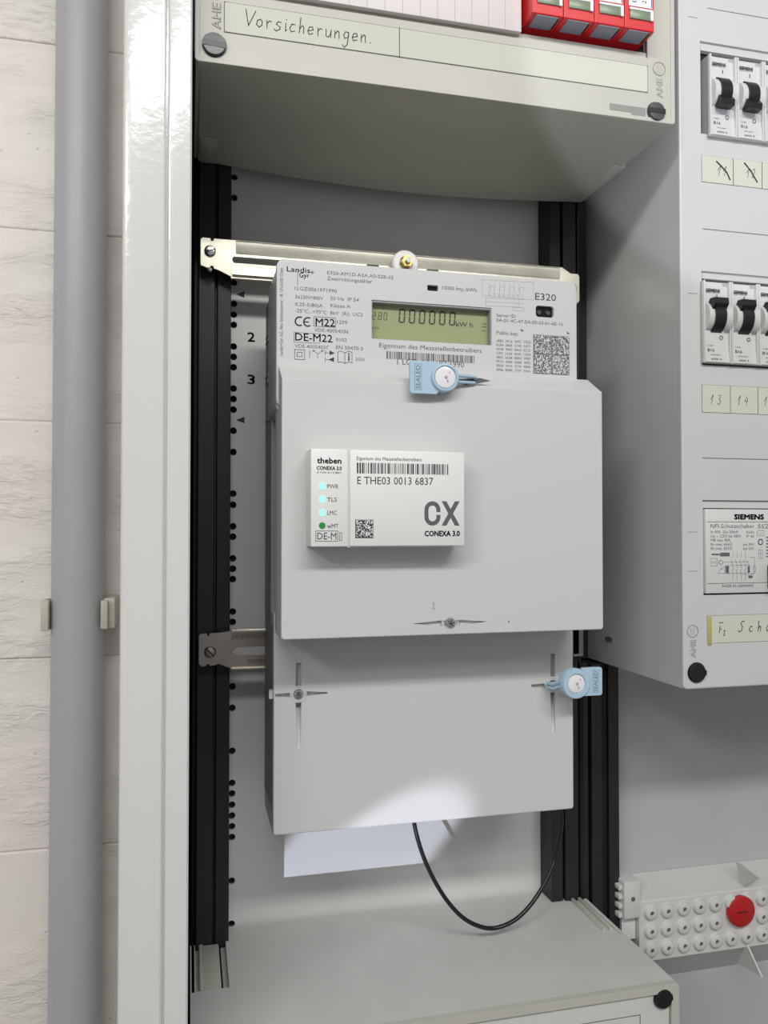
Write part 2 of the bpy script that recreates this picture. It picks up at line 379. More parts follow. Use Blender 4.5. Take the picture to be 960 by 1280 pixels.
t = thing('mounting_rail', 'wide black ribbed rail between the meter bay and right-hand plate', 'rail', (265, 498, -420), 'black mounting rails')
m = M().prism([(250.8, 504), (250.8, 486), (253, 484), (256, 484), (256, 489), (258, 489), (258, 483), (265, 483), (265, 486.5), (267.5, 486.5), (267.5, 490), (272, 490), (272, 486), (279.5, 486), (279.5, 504)], 'z', -420, rz0_-1)
m.prism([(250.8, 504), (250.8, 486), (253, 484), (256, 484), (256, 489), (258, 489), (258, 504)], 'z', rz0_-1, rz0_)
m.box(250.8, 252.2, 486, 504, rz0_, 330); m.box(245, 265.8, 502, 504, rz0_, 330)  # second box: dark strip standing in for the shade in the gap
m.build('profile', MT['rail'], t, smooth=30, bevel=.35)

# ================================================================ crossbars
def screw_slotted(parent, cx, cz, y, r, m=MT['zinc'], ang=20, name='screw'):
    q = M().lathe(cx, cz, [(r, y), (r, y-.8), (r*.8, y-1.5), (r*.4, y-1.75), (.01, y-1.8)], 20); o = q.build(name, m, parent)
    a = math.radians(ang); dx, dz = math.cos(a)*r*.95, math.sin(a)*r*.95; nx, nz = -math.sin(a)*r*.11, math.cos(a)*r*.11
    M().add([(cx-dx+nx, y-1.0, cz-dz+nz), (cx-dx-nx, y-1.0, cz-dz-nz), (cx+dx-nx, y-1.0, cz+dz-nz), (cx+dx+nx, y-1.0, cz+dz+nz),
             (cx-dx+nx, y-1.86, cz-dz+nz), (cx-dx-nx, y-1.86, cz-dz-nz), (cx+dx-nx, y-1.86, cz+dz-nz), (cx+dx+nx, y-1.86, cz+dz+nz)],
            [(4, 5, 6, 7), (0, 1, 5, 4), (1, 2, 6, 5), (2, 3, 7, 6), (3, 0, 4, 7)]).build('screw_slot', MT['dark'], o)
    return o
DB = 473
top = thing('crossbar', 'bright zinc slotted crossbar along the top of the meter', 'bracket', (125, DB+2, 143))
zt = at(255, 297, DB)[1]; xl = at(251, 300, DB)[0]; xr = at(724, 345, DB)[0]
def slot(x0, x1, z0, z1, r=1.0): return rrect(x0, x1, z0, z1, r, 3)
sz0, sz1 = zt-13.4, zt-9.6
hump1 = at(466, 325, DB)[0]; hump2 = at(541, 332, DB)[0]; s0 = at(290.5, 316, DB)[0]; s1 = at(452, 320, DB)[0]; r1 = at(690, 352, DB)[0]
def key_hole(xa_, xb_, cx, left):
    a = []
    R = 5.2; cz = sz0+1.5
    if left:   # slot from xa to hump
        a += [(xa_+1, sz1), (xa_, sz1-1), (xa_, sz0+1), (xa_+1, sz0)]
        a += [(cx+R, sz0)] + [(cx+R*math.cos(math.radians(t)), cz+R*math.sin(math.radians(t))) for t in range(0, 155, 22)]
    else:
        a += [(cx-R, sz0), (xb_-1, sz0), (xb_, sz0+1), (xb_, sz1-1), (xb_-1, sz1)]
        a += [(cx+R*math.cos(math.radians(t)), cz+R*math.sin(math.radians(t))) for t in range(28, 181, 22)]
    return a
outl = [(xl, zt-1), (xl+1, zt), (xl+5.5, zt), (xl+5.7, zt-1.6), (xl+7.2, zt-1.6), (xl+7.4, zt), (xr-12, zt), (xr-6, zt-3.5), (xr-1, zt-3.5), (xr, zt-5), (xr, zt-21), (xr-4, zt-25), (xr-12, zt-22.4), (23.2, zt-22.4), (23.2, zt-21.3), (xl+9.5, zt-18), (xl+7.6, zt-17.6), (xl+7, zt-16), (xl+5.8, zt-16), (xl+5, zt-17.8), (xl, zt-16)]
# flat plate of the bar (upper web and end tabs)
outl2 = [p for p in outl]
M().plate(outl2, [key_hole(s0, 0, hump1, True), key_hole(0, r1, hump2, False)], DB, DB+1.6).build('bar_web', MT['zinc'], top, smooth=0)
M().prism([(DB-.2, zt-15), (DB-1.6, zt-15.8), (DB-1.9, zt-20.6), (DB-.2, zt-21.6)], 'x', 24, xr-13).build('folded_edge', MT['zinc'], top)
M().prism([(DB-.1, zt-.2), (DB-.9, zt-1.2), (DB-.9, zt-6.5), (DB-.1, zt-8)], 'x', 26, xr-14).build('folded_edge', MT['zinc'], top)
screw_slotted(top, at(262.5, 314, DB)[0], at(262.5, 314, DB)[1], DB, 3.3, MT['steel'])
screw_slotted(top, at(262, 337, DB)[0], at(262, 337, DB)[1], DB+1, 1.6, MT['zinc_old'], 60)
screw_slotted(top, xr-5, zt-13, DB, 3.0, MT['steel'], -35)
cx, cz = at(508, 328, 464)
wz = M().lathe(cx, cz, [(8.1, 470), (8.1, 466), (7.2, 465), (4.2, 465), (4.2, 467)], 28).build('washer', MT['paper_white'], top)
M().cyl(cx, cz, 3.6, 460.5, 468, 6).build('nut', MT['brass'], top, smooth=0)
M().cyl(cx+.2, cz, 1.7, 458.6, 462, 14).build('bolt_end', MT['steel'], top)

low = thing('crossbar', 'tarnished zinc crossbar tab with ruled graduations below left of the meter', 'bracket', (125, DB+2, -80))
zt2 = at(255, 792, DB)[1]; zb2 = at(255, 833, DB)[1]
outl = [(xl, zt2-1), (xl+1.2, zt2), (xl+4.4, zt2), (xl+4.6, zt2-1.5), (xl+5.8, zt2-1.5), (xl+6, zt2), (xl+12, zt2+.2), (24, zt2+1), (244, zt2+1), (244, zb2-1.5), (23.5, zb2-1.5), (xl+11, zb2+1.2), (xl+9, zb2+.4), (xl+6, zb2+.2), (xl+5.6, zb2+1.2), (xl+4.4, zb2+1.2), (xl+3.8, zb2), (xl+1.5, zb2), (xl, zb2+1.5)]
sa = at(290, 815, DB); 
sl = [(sa[0], sa[1]), (sa[0]+3, sa[1]+2.6), (200, sa[1]+2.6), (200, sa[1]-2.6), (sa[0]+3, sa[1]-2.6)]
M().plate(outl, [sl], DB, DB+1.6).build('bar_web', MT['zinc_old'], low, smooth=0)
M().box(24, 70, DB-2.2, DB, zt2+.6, zt2+2.0, bev=.3).build('folded_edge', MT['zinc'], low)
M().box(24, 70, DB-2.2, DB, zb2-2.2, zb2-1.2, bev=.3).build('folded_edge', MT['zinc'], low)
m = M()
for i in range(34):
    m.rect(24.5+i*.62, 24.72+i*.62, zt2-3.6-(1 if i % 5 == 0 else 0), zt2-.8, DB-.06)
    if i > 14: m.rect(24.5+i*.62, 24.7+i*.62, zb2+1, zb2+3, DB-.06)
m.build('ruled_marks', MT['ink'], low, smooth=0)
screw_slotted(low, at(262.5, 815, DB)[0], at(262.5, 815, DB)[1], DB, 3.3, MT['zinc_old'], -45)
M().box(240, 247, DB, DB+1.6, zb2-3, zt2+1).build('end_tab', MT['zinc_old'], low)

# ================================================================ cover boxes
def shell(parent, x0, x1, z0, z1, D, yb, holes, m, t=2.6, r=2.0, bottom=True, lip=1.0, name='shell'):
    q = M()
    q.plate(rrect(x0, x1, z0, z1, r), holes, D, D+3, ch=.8)
    o = q.build('front_panel', m, parent, smooth=0)
    q = M()
    q.box(x0+.3, x0+t, D+2, yb, z0+.3, z1-.3); q.box(x1-t, x1-.3, D+2, yb, z0+.3, z1-.3); q.box(x0+t, x1-t, D+2, yb, z1-t, z1-.3)
    if bottom: q.box(x0+t, x1-t, D+2, yb, z0+.3, z0+t)
    s_ = q.build('side_walls', m, parent, smooth=0, bevel=.25)
    if lip:
        q = M().plate(rrect(x0, x1, z0, z1, r), [rrect(x0+lip*2.2, x1-lip*2.2, z0+lip*2.2, z1-lip*2.2, r*.6)], D-lip*.6, D+.2)
        q.build('raised_rim', m, parent, smooth=0, bevel=.3)
    return o, s_
def cover_screw(parent, cx, cz, D, r=4.6, rz=None, ang=-4, flat=0, m=MT['screw']):
    a = M().lathe(cx, cz, [(r+.5, D-.1), (r+.5, D-.3), (r, D-.3), (r, D-1.2), (r*.93, D-1.7), (.01, D-1.9)], 32).build('cover_screw', m, parent)
    w_ = r*.27; t = math.radians(ang); c, s_ = math.cos(t), math.sin(t); l = r*.99
    P = [(cx+u*l*c-v*w_*s_, cz+u*l*s_+v*w_*c) for u, v in ((-1, -1), (1, -1), (1, 1), (-1, 1))]
    M().add([(x, D-1.96, z) for x, z in P]+[(x, D-1.0, z) for x, z in P], [(0, 1, 2, 3), (0, 1, 5, 4), (1, 2, 6, 5), (2, 3, 7, 6), (3, 0, 4, 7)]).build('screw_slot', MT['black'], a)
    return a

# ---- upper cover
DU = 380
ux0 = at(243.5, 60, DU)[0]; ux1 = at(843, 120, DU)[0]; uz0 = (at(243, 72, DU)[1]+at(843, 160, DU)[1])/2
up = thing('fuse_cover', 'cream plastic cover box with handwritten strip, above the meter', 'cover', (125, 480, uz0))
# opening for the fuse switches and blank strip
wzb = at(600, 34, DU)[1]; wx1 = at(808, 60, DU)[0]
shell(up, ux0, ux1, uz0, 345, DU, 481, [rect4(22, wx1, wzb, 305)], MT['cream'], bottom=False)
m = M(); nseg = 24
bk = []
for i in range(nseg+1):
    u = i/nseg; x = ux0+2.6+(ux1-ux0-5.2)*u
    zb = (at(300, 206, 481)[1]*(1-u)+at(720, 252, 481)[1]*u)-6.0*math.sin(math.pi*u)
    bk.append((x, zb))
vs = [(x, DU+2, uz0+.3) for x, z in bk]+[(x, 481, z) for x, z in bk]+[(x, DU+2, uz0+2.6) for x, z in bk]+[(x, 481, z+2) for x, z in bk]
k = nseg+1; fs = []
for i in range(nseg):
    fs += [(i, i+1, k+i+1, k+i), (2*k+i, 2*k+i+1, 3*k+i+1, 3*k+i), (k+i, k+i+1, 3*k+i+1, 3*k+i)]
m.add(vs, fs).build('underside', MT['cream'], up)
M().box(ux0+3.5, ux0+13, 452, 484, uz0-1.5, uz0+1.5, bev=.4).build('corner_lug', MT['cream'], up)
M().box(ux1-8, ux1-.2, 430, 481, uz0-1.2, uz0+1.5, bev=.4).build('corner_lug', MT['cream'], up)
# label strips
lz1 = at(499, 36, DU)[1]; lz0 = at(499, 71, DU)[1]; lx0 = at(281, 20, DU)[0]; lxm = at(499, 50, DU)[0]; lx1 = at(809, 100, DU)[0]
M().plate(rrect(lx0, lx1, lz0, lz1, .8), [], DU-.35, DU+.3).build('label_strip', MT['paper'], up, smooth=0)['label'] = 'ivory paper strip with handwriting'
m = M().frame(lx0-.4, lx1+.4, lz0-.35, lz1+.35, DU-.12, .3); m.build('strip_recess_edge', MT['ink2'], up, smooth=0)
# handwriting
GL = {
 'V': [[(0, 1), (.38, 0), (.85, .98)]],
 'o': [[(.35, .5), (.1, .42), (.05, .15), (.3, 0), (.52, .15), (.5, .4), (.3, .52)]],
 'r': [[(.1, .5), (.18, 0)], [(.16, .3), (.3, .48), (.5, .45)]],
 's': [[(.55, .5), (.25, .52), (.15, .34), (.5, .2), (.5, .05), (.2, -.08), (.0, .02)]],
 'i': [[(.15, .5), (.2, .0), (.3, .08)], [(.16, .72), (.18, .76)]],
 'c': [[(.5, .48), (.2, .5), (.05, .22), (.2, 0), (.52, .08)]],
 'h': [[(.1, 1.0), (.12, 0)], [(.12, .25), (.3, .5), (.45, .42), (.5, 0)]],
 'e': [[(.08, .22), (.5, .32), (.42, .5), (.15, .48), (.05, .2), (.2, 0), (.52, .1)]],
 'u': [[(.05, .5), (.1, .08), (.3, 0), (.48, .2), (.5, .5), (.52, 0)]],
 'n': [[(.05, .5), (.1, 0)], [(.1, .28), (.28, .5), (.42, .42), (.5, 0)]],
 'g': [[(.5, .48), (.2, .52), (.06, .28), (.2, .08), (.48, .18), (.5, .5), (.48, -.3), (.25, -.5), (.05, -.35)]],
 '.': [[(.1, .02), (.16, .04)]],
 'F': [[(.15, .9), (.1, 0)], [(.1, .5), (.5, .52)], [(-.1, 1.35), (.75, 1.35)]],
 'I': [[(.1, .5), (.5, .5)], [(.3, .5), (.3, -.1)], [(.1, -.1), (.5, -.1)]],
 'S': [[(.85, .95), (.5, 1.02), (.3, .8), (.6, .5), (.55, .15), (.2, 0), (.0, .15)]],
 'a': [[(.5, .48), (.2, .5), (.06, .22), (.2, 0), (.45, .12), (.5, .5), (.55, 0)]],
 'l': [[(.15, 1.1), (.15, .05), (.28, 0)]], 't': [[(.2, .8), (.2, .05), (.4, 0)], [(.0, .5), (.45, .52)]],
 '1': [[(.0, .45), (.42, 1.0), (.25, 0)]],
 '3': [[(.05, .95), (.45, 1), (.5, .8), (.25, .55), (.52, .4), (.5, .1), (.2, -.02), (.0, .1)]],
 '4': [[(.35, 1.0), (.05, .42), (.55, .42)], [(.5, .75), (.38, -.05)]],
 '5': [[(.6, 1), (.2, .95), (.1, .55), (.45, .5), (.5, .15), (.05, 0)]],
 '2': [[(.05, .8), (.3, 1), (.5, .75), (.05, .05), (.6, .05)]],
}
def hand(m, s, x, z, h, adv, y, w, slope=0.0, slant=.12):
    for ch in s:
        if ch != ' ':
            for st in GL[ch]:
                m.line([(x+p*h*.72+q*h*slant, z+q*h) for p, q in st], y, w)
        x += adv*(1.25 if ch in 'VS' else (.62 if ch in 'i' else 1)); z += slope*adv
    return m
m = M()
a = at(305, 29, DU-.4)
hand(m, 'Vorsicherungen.', a[0], a[1]-.8, 7.6, 4.35, DU-.42, .42, slope=0.0)
m.line([(lxm, lz0-.5), (lxm, lz1+.5)], DU-.42, .35)
m.build('handwriting', MT['pen'], up, smooth=0)
# blank strip beside the fuses
m = M()
bx1 = at(652, 40, DU-3)[0]; bzb = at(652, 40, DU-3)[1]
M().box(23, bx1, DU-3, DU+10, bzb, 303, bev=.3).build('blank_strip', MT['blank'], up)
m = M()
for i in range(1, 11): m.rect(bx1-i*9.0, bx1-i*9.0+.25, bzb+.3, 302, DU-3.06)
m.build('break_lines', MT['breaker_side'], up, smooth=0)
M().box(wx1-.2, wx1+.3, DU-.5, DU+1, wzb-2.5, wzb+50).build('window_edge', MT['ink2'], up)
cover_screw(up, at(268, 55, DU-1)[0], at(268, 55, DU-1)[1], DU, 5.4, ang=-3)
cover_screw(up, at(821, 139, DU-1)[0], at(821, 139, DU-1)[1], DU, 4.9, ang=0)
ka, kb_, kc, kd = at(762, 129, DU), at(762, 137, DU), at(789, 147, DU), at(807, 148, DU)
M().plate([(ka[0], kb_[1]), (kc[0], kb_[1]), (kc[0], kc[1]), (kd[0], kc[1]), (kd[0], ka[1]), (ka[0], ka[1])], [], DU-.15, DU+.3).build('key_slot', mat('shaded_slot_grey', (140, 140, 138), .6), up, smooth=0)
def emboss(parent, cx, zb, h, D, mt):
    m = M()
    m.text('AHE', cx+h/2, zb, h, D-.3, h*3.0, 0, rot=math.pi/2)
    m.text('AHE', cx+h/2+.15, zb+.1, h, D-.2, h*3.0, 0.03, rot=math.pi/2)
    m.line(circ(cx, zb+h*4.6, h*1.05, 20), D-.3, .5, closed=True)
    for q in (-.35, 0, .35): m.line([(cx+q*h, zb+h*4.0), (cx+q*h, zb+h*5.2)], D-.3, .35)
    m.build('embossed_mark', mt, parent, smooth=0)
emb = mat('embossed_shadow_grey', (184, 183, 176), 0.5)
emboss(up, at(270, 36, DU)[0], at(270, 36, DU)[1], 4.0, DU, emb)
emboss(up, at(824, 122, DU)[0], at(824, 122, DU)[1], 3.4, DU, emb)

# ---- fuse switches (red)
fz0 = at(653.7, 33, DU)[1]; fx0 = at(653.7, 33, DU)[0]; fx1 = at(803, 57, DU)[0]; pitch = (fx1-fx0)/4; DF = 368.5
flabels = ['leftmost red fuse switch, next to the pinkish white blank strip, its bottom in grey shade',
           'second red fuse switch from the left above the cream cover strip',
           'third red fuse switch from the left above the cream cover strip',
           'rightmost red fuse switch, with blue edged white label']
def make_fuse():
    t = thing('fuse_switch', flabels[0], 'fuse switch', (fx0, DU, fz0), 'red fuse switches in the cream cover')
    x0, x1 = fx0+.15, fx0+pitch-.15
    # body with a tapering chin
    M().prism([(DF, fz0+.2), (DF, fz0+48), (395, fz0+48), (395, fz0), (379, fz0), (DF+.6, fz0)], 'x', x0, x1).build('body', MT['red'], t, smooth=0, bevel=.35)
    # underside insert
    M().box(x0+2.6, x1-2.6, DF+.7, 379.5, fz0-.35, fz0+.2).build('underside_insert', MT['fuse_grey'], t)
    M().box(x1-2.4, x1-1.4, DF+2, 378.5, fz0-.1, fz0+.1).build('underside_groove', MT['dark'], t)
    # window with fuse carrier and label
    g = M().box(x0+2.5, x1-1.2, DF-.8, DF+.2, fz0+5.2, fz0+11.2, bev=.4).build('fuse_window', MT['fuse_green'], t)
    M().box(x0+2.2, x1-1, DF-1.2, DF-.5, fz0+9.6, fz0+10.8, bev=.25).build('window_clip', MT['disc'], g)
    M().box(x1-2.6, x1-1, DF-1.3, DF-.5, fz0+5.0, fz0+10.6, bev=.3).build('window_clip', MT['disc'], g)
    l = M().box(x0+2.2, x1-1.2, DF-.3, DF+.1, fz0+12, fz0+40).build('paper_label', MT['paper_white'], t)
    m = M()
    m.text('D01', x0+6.4, fz0+14, 2.4, DF-.36, 7, rot=math.pi/2); m.text('20 A', x0+12.2, fz0+14, 2.6, DF-.36, 8, rot=math.pi/2)
    m.build('printed_text', MT['ink'], l, smooth=0)
    M().frame(x1-2.0, x1-1.4, fz0+12.4, fz0+39, DF-.37, .3).build('blue_border', MT['blueprint'], l, smooth=0)
    return t
f0 = make_fuse()
for i in range(1, 4):
    c = copy_tree(f0); c.location.x += pitch*i/1000; c['label'] = flabels[i]

# ---- right cover
DR = 393
rx0 = at(853, 660, DR)[0]; rz0 = at(858, 862, DR)[1]
R1 = rc(DR, 876, 52, 955, 166); X1 = 337.0
row1 = (at(875.5, 100, DR)[0], X1, at(877, 167, DR)[1], at(875, 51, DR)[1])
row2 = (at(877.5, 400, DR)[0], X1-3.3, at(878, 456, DR)[1], at(877, 338.5, DR)[1])
row3 = (at(879, 690, DR)[0], 372.0, at(880, 744, DR)[1], at(879, 635, DR)[1])
rt = thing('breaker_cover', 'grey plastic cover box at right around two rows of circuit breakers', 'cover', (400, 480, rz0))
shell(rt, rx0, 520, rz0, 345, DR, 504, [rect4(*row1), rect4(*row2), rect4(*row3)], MT['cover'], r=2.5, lip=0)
# stepped band at the top of each breaker window
M().box(row1[0]+1, row1[1], DR+1.2, DR+4, at(876, 61, DR)[1], row1[3]).build('window_band', MT['cover'], rt)
M().box(row2[0]+1, row2[1], DR+1.2, DR+4, at(877, 347, DR)[1], row2[3]).build('window_band', MT['cover'], rt)
m = M()
for py in (286, 572.5, 626):
    a = at(878, py, DR); m.rect(a[0], 372, a[1]-.22*(2 if py == 626 else 1), a[1]+.22*(2 if py == 626 else 1), DR-.06); m.build('groove_line', MT['ink2'], rt, smooth=0); m = M()
a = at(872, 8, DR)
m.rect(a[0]+6, 372, a[1]-.2, a[1]+.2, DR-.06)
m.build('groove_line', MT['ink2'], rt, smooth=0)
m = M()
for py in (20, 365.5, 664, 713):
    a = at(860, py, DR); M().box(a[0], a[0]+6, DR-.35, DR+.2, a[1]-.35, a[1]+.35).build('moulded_tick', MT['cover'], rt)
emb2 = mat('embossed_pale_grey', (190, 189, 186), 0.45)
emboss(rt, at(866, 822, DR)[0], at(866, 822, DR)[1], 3.2, DR, emb2)
cover_screw(rt, at(872, 841, DR-1)[0], at(872, 841, DR-1)[1], DR, 5.2, ang=0, m=MT['black'])
# side details
M().box(rx0-.35, rx0+.4, 470, 478, at(739, 799, 478)[1]-1.2, at(739, 799, 478)[1]+1.6).build('side_slot', MT['ink2'], rt)
# labels
def strip(D, px0, pyt, pyb, x1, name='label_strip', m=MT['paper']):
    a = at(px0, pyt, D); b = at(px0, pyb, D)
    M().plate(rect4(a[0], x1, b[1], a[1]), [], D-.3, D+.2).build(name, m, rt, smooth=0)
    M().frame(a[0]-.2, x1, b[1]-.2, a[1]+.2, D-.08, .2).build('strip_edge', MT['ink2'], rt, smooth=0)
    return a[0], x1, b[1], a[1]
A = strip(DR, 877, 194, 227, 372); B = strip(DR, 877.5, 481, 515, 372); G = strip(DR, 884, 770, 804, 372)
M().box(G[0]+.2, G[0]+2.4, DR-.6, DR-.2, G[2]-1, G[3]-.2, bev=.15).build('tape_piece', MT['tape'], rt)
m = M()
for k, px in ((0, 916), (1, 952)):
    x = at(px, 210, DR)[0]; m.line([(x, A[2]), (x, A[3])], DR-.36, .35)
def P(px, py, D=DR): return at(px, py, D)
hand(m, '11', P(896, 219)[0], P(896, 219)[1], 5.5, 3.6, DR-.36, .3)
m.line([P(895, 202), P(901, 208), P(908, 216), P(912, 225)], DR-.38, .9)
m.line([P(930, 204), P(938, 214), P(946, 228)], DR-.38, .9)
hand(m, '12', P(932, 222)[0], P(932, 222)[1], 5.5, 3.6, DR-.36, .3)
m.build('handwriting', MT['pen'], rt, smooth=0); m = M(); [m.line([(at(px, 500, DR)[0], B[2]), (at(px, 500, DR)[0], B[3])], DR-.36, .3) for px in (912.5, 947)]; hand(m, '13', P(887, 505)[0], P(887, 505)[1], 5.2, 4.6, DR-.36, .3)
hand(m, '14', P(921, 506)[0], P(921, 506)[1], 5.2, 4.6, DR-.36, .3)
hand(m, '15', P(954, 507)[0], P(954, 507)[1], 5.2, 4.6, DR-.36, .3)
m.build('handwriting', MT['pen'], rt, smooth=0); m = M(); hand(m, 'F', P(898, 791)[0], P(898, 791)[1], 4.2, 4, DR-.36, .4); hand(m, 'I', P(903, 793)[0], P(903, 793)[1], 4.2, 4, DR-.36, .4)
hand(m, 'Schalter', P(922, 790)[0], P(922, 790)[1], 6.0, 5.6, DR-.36, .45)
m.build('handwriting', MT['pen'], rt, smooth=0)

# ---- circuit breakers
DBK = 389.5; BW = 17.75
def make_breaker(px, pyt, pyb, up_, label, group):
    a = at(px, pyt, DBK); b = at(px, pyb, DBK); x0 = a[0]; z0, z1 = b[1], a[1]; H = z1-z0
    t = thing('circuit_breaker', label, 'circuit breaker', (x0, DBK+40, z0), group)
    x1 = x0+BW-.35
    # body: side cheeks higher than the middle field
    M().box(x0, x1, DBK+2.3, DBK+44, z0+.1, z1-.1).build('body', MT['breaker_side'], t)
    q = M()
    q.box(x0, x0+1.0, DBK, DBK+3, z0, z1, bev=.2); q.box(x1-1.0, x1, DBK, DBK+3, z0, z1, bev=.2)
    q.prism([(DBK+2.5, z0), (DBK+.2, z0+.5), (DBK+.5, z0+.28*H), (DBK+1.2, z0+.8*H), (DBK+2.1, z1-1), (DBK+2.5, z1)], 'x', x0+.8, x1-4.2)
    q.prism([(DBK+2.5, z0), (DBK+.5, z0+.5), (DBK+1.5, z0+.2*H), (DBK+2.2, z0+.9*H), (DBK+2.4, z1)], 'x', x1-4.2, x1-.8)
    q.build('front_face', MT['breaker'], t, smooth=25)
    zc = z0+H*(.53 if not up_ else .56); r = .215*H
    q = M(); q.cylx(x0+1.0, x0+4.4, DBK+5.4, zc, r*.93); q.cylx(x1-6.4, x1-1.6, DBK+5.4, zc, r*.93)
    q.build('toggle_cheeks', MT['breaker'], t, smooth=40)
    s = 1 if up_ else -1
    q = M(); q.cylx(x0+4.4, x1-6.4, DBK+4.6, zc, r*.98)
    prof = [(DBK-3.0, zc+s*r*.30), (DBK-5.6, zc+s*r*.62), (DBK-5.2, zc+s*r*.95), (DBK-1.0, zc+s*r*.98), (DBK+3, zc+s*r*.4)]
    q.prism(prof, 'x', x0+3.0, x1-5.6)
    q.build('toggle', MT['black'], t, smooth=30)
    m = M(); y = DBK+.35 if not up_ else DBK+.35
    yb = DBK-.05
    yt = DBK+1.45
    m.text('SIEMENS', x0+1.9, z0+H*(.87 if not up_ else .865), 1.7, DBK+.75, 8.8, .06)
    m.text('I', x0+8.6, z0+H*(.78 if not up_ else .795), 2.2, DBK+1.0, .5)
    m.line(circ(x0+10.8, z0+H*(.235 if not up_ else .31), 1.0, 12), DBK+.05, .32, closed=True)
    m.text('L16A', x0+2.2, z0+H*.20, .8, DBK+.1, 3.4); m.text('B16', x0+2.2, z0+H*.135, 1.7, DBK+.1, 4.2)
    m.text('220/380V~', x0+4.0, z0+H*.09, .6, DBK+.1, 7); m.text('6000 3', x0+4.4, z0+H*.035, 1.0, DBK+.12, 6.4, .012)
    m.build('printed_text', MT['ink'], t, smooth=0)
    return t
g1 = 'circuit breakers of the upper row, levers down'; g2 = 'circuit breakers of the second row, levers up'
b = make_breaker(887.5, 66, 167.6, False, 'circuit breaker with lever down, leftmost of the upper row', g1)
for i, l in ((1, 'circuit breaker with lever down, second from left in the upper row'), (2, 'circuit breaker with lever down, cut by the right picture edge in the upper row')):
    c = copy_tree(b); c.location.x += BW*i/1000; c['label'] = l
b = make_breaker(880, 349.5, 452.5, True, 'circuit breaker with lever up, leftmost of the second row above label 13', g2)
for i, l in ((1, 'circuit breaker with lever up, second from left above label 14'), (2, 'circuit breaker with lever up, cut by the right picture edge in the second row')):
    c = copy_tree(b); c.location.x += BW*i/1000; c['label'] = l

# ---- residual current device
DN = 391.5
nx0, nx1, nz0, nz1 = row3[0]+.6, 371.5, row3[2]+1.0, row3[3]-.6
rcd = thing('residual_current_switch', 'wide grey residual current switch with printed wiring diagram below the breakers', 'safety switch', (nx0, DN+40, nz0))
M().box(nx0, nx1, DN, DN+44, nz0, nz1, bev=.4).build('body', MT['breaker'], rcd)
M().box(at(959.2, 720, DN)[0], at(959.2, 720, DN)[0]+12, DN-5, DN+1, at(959, 735, DN)[1], at(959, 706, DN)[1], bev=.6).build('lever', MT['black'], rcd)
m = M()
m.tpx('SIEMENS', DN, 918, 649, 954.5, 649, 6, off=.09)
for y0_, y1_, xe in ((652.3, 652, 372), (729.5, 728, 372)):
    a = at(884, y0_, DN); m.rect(a[0], 370, a[1]-.12, a[1]+.12, DN-.08)
m.tpx('MADE IN GERMANY', DN, 903, 734.3, 942, 733.5, 3.2)
m.build('printed_text', MT['ink'], rcd, smooth=0)
m = M()
m.tpx('NFI-Schutzschalter', DN, 888, 660, 943, 660, 5.2); m.tpx('5SZ3', DN, 947, 660.5, 966, 660.5, 5.2)
for yy, a_, b_ in ((666.5, 'In 40A  I∆n 30mA', 'Kaish'), (671.8, 'Un ~ 220V bis 380V', 'IP 40'), (676.8, 'MB max. 80A', None), (682, 'Rv max. 666Ω', 'bei 50V'), (687.2, 'Rv max. 833Ω', 'bei 25V')):
    m.tpx(a_, DN, 888.5, yy, 888.5+len(a_)*1.95+3, yy, 3.6)
    if b_: m.tpx(b_, DN, 929+ (4 if len(b_) < 6 else 0), yy, 942.5, yy, 3.2)
D_ = DN-.08
def ln(*p, w=.16, c=False): m.line([at(x, y, DN) for x, y in p], D_, w, c)
ln((888, 698), (896.5, 698), (896.5, 707.5), (888, 707.5), c=True); ln((890, 703), (894.5, 703)); ln((890, 700.5), (890, 705.5)); ln((894.5, 700.5), (894.5, 705.5))
m.line([at(901+2.4*math.cos(t*.6), 703+2.6*math.sin(t*.6), DN) for t in range(11)], D_, .3)
m.rect(at(900, 690, DN)[0], at(912, 690, DN)[0], at(900, 695.5, DN)[1], at(900, 690.8, DN)[1], D_); ln((890, 693), (899, 693), w=.9)
ln((904, 702.7), (935, 702.2))
for k in range(4):
    x = 916+k*5.2
    ln((x, 689.5), (x, 698)); ln((x-2.3, 699.5), (x, 706)); ln((x, 706), (x, 708), (x+1.4, 710), (x-1, 713), (x, 716)); ln((x, 716), (x, 726))
ln((906, 707), (937, 706.3), (937, 716), (906, 716.7), c=True); ln((933, 700), (936, 705)); ln((937, 696.5), (943, 696.2), (943, 716.5), (939, 717)); ln((941.8, 707), (944.2, 707), (944.2, 715), (941.8, 715), c=True)
m.rect(at(907, 707, DN)[0], at(911, 707, DN)[0], at(907, 716, DN)[1], at(907, 707.5, DN)[1], D_); m.rect(at(934.5, 707, DN)[0], at(937, 707, DN)[0], at(934, 716, DN)[1], at(934, 707.5, DN)[1], D_)
ln((906, 709), (901, 712), (903, 708)); ln((897, 716.5), (912, 717.2)); ln((897, 716.5), (901, 711)); ln((926, 718), (943, 717.5))
m.rect(at(935.5, 720, DN)[0], at(940.5, 720, DN)[0], at(935, 722.7, DN)[1], at(935, 719.3, DN)[1], D_)
ln((946.5, 663.5), (955, 663.3), (955, 669.5), (946.5, 669.7), c=True); ln((948.5, 667), (953, 667))
m.line([at(950.6+2.7*math.cos(t*.6), 677.5+3.4*math.sin(t*.6), DN) for t in range(11)], D_, .6)
ln((948, 687.5), (953, 687.5), (953, 698), (948, 698), c=True); ln((948, 692), (953, 692)); ln((950.5, 689), (950.5, 697))
for i in range(7): m.rect(at(957.5, 670+i*4, DN)[0], 368, at(957, 672.5+i*4, DN)[1], at(957, 671+i*4, DN)[1], D_)
m.build('wiring_diagram', MT['ink2'], rcd, smooth=0)

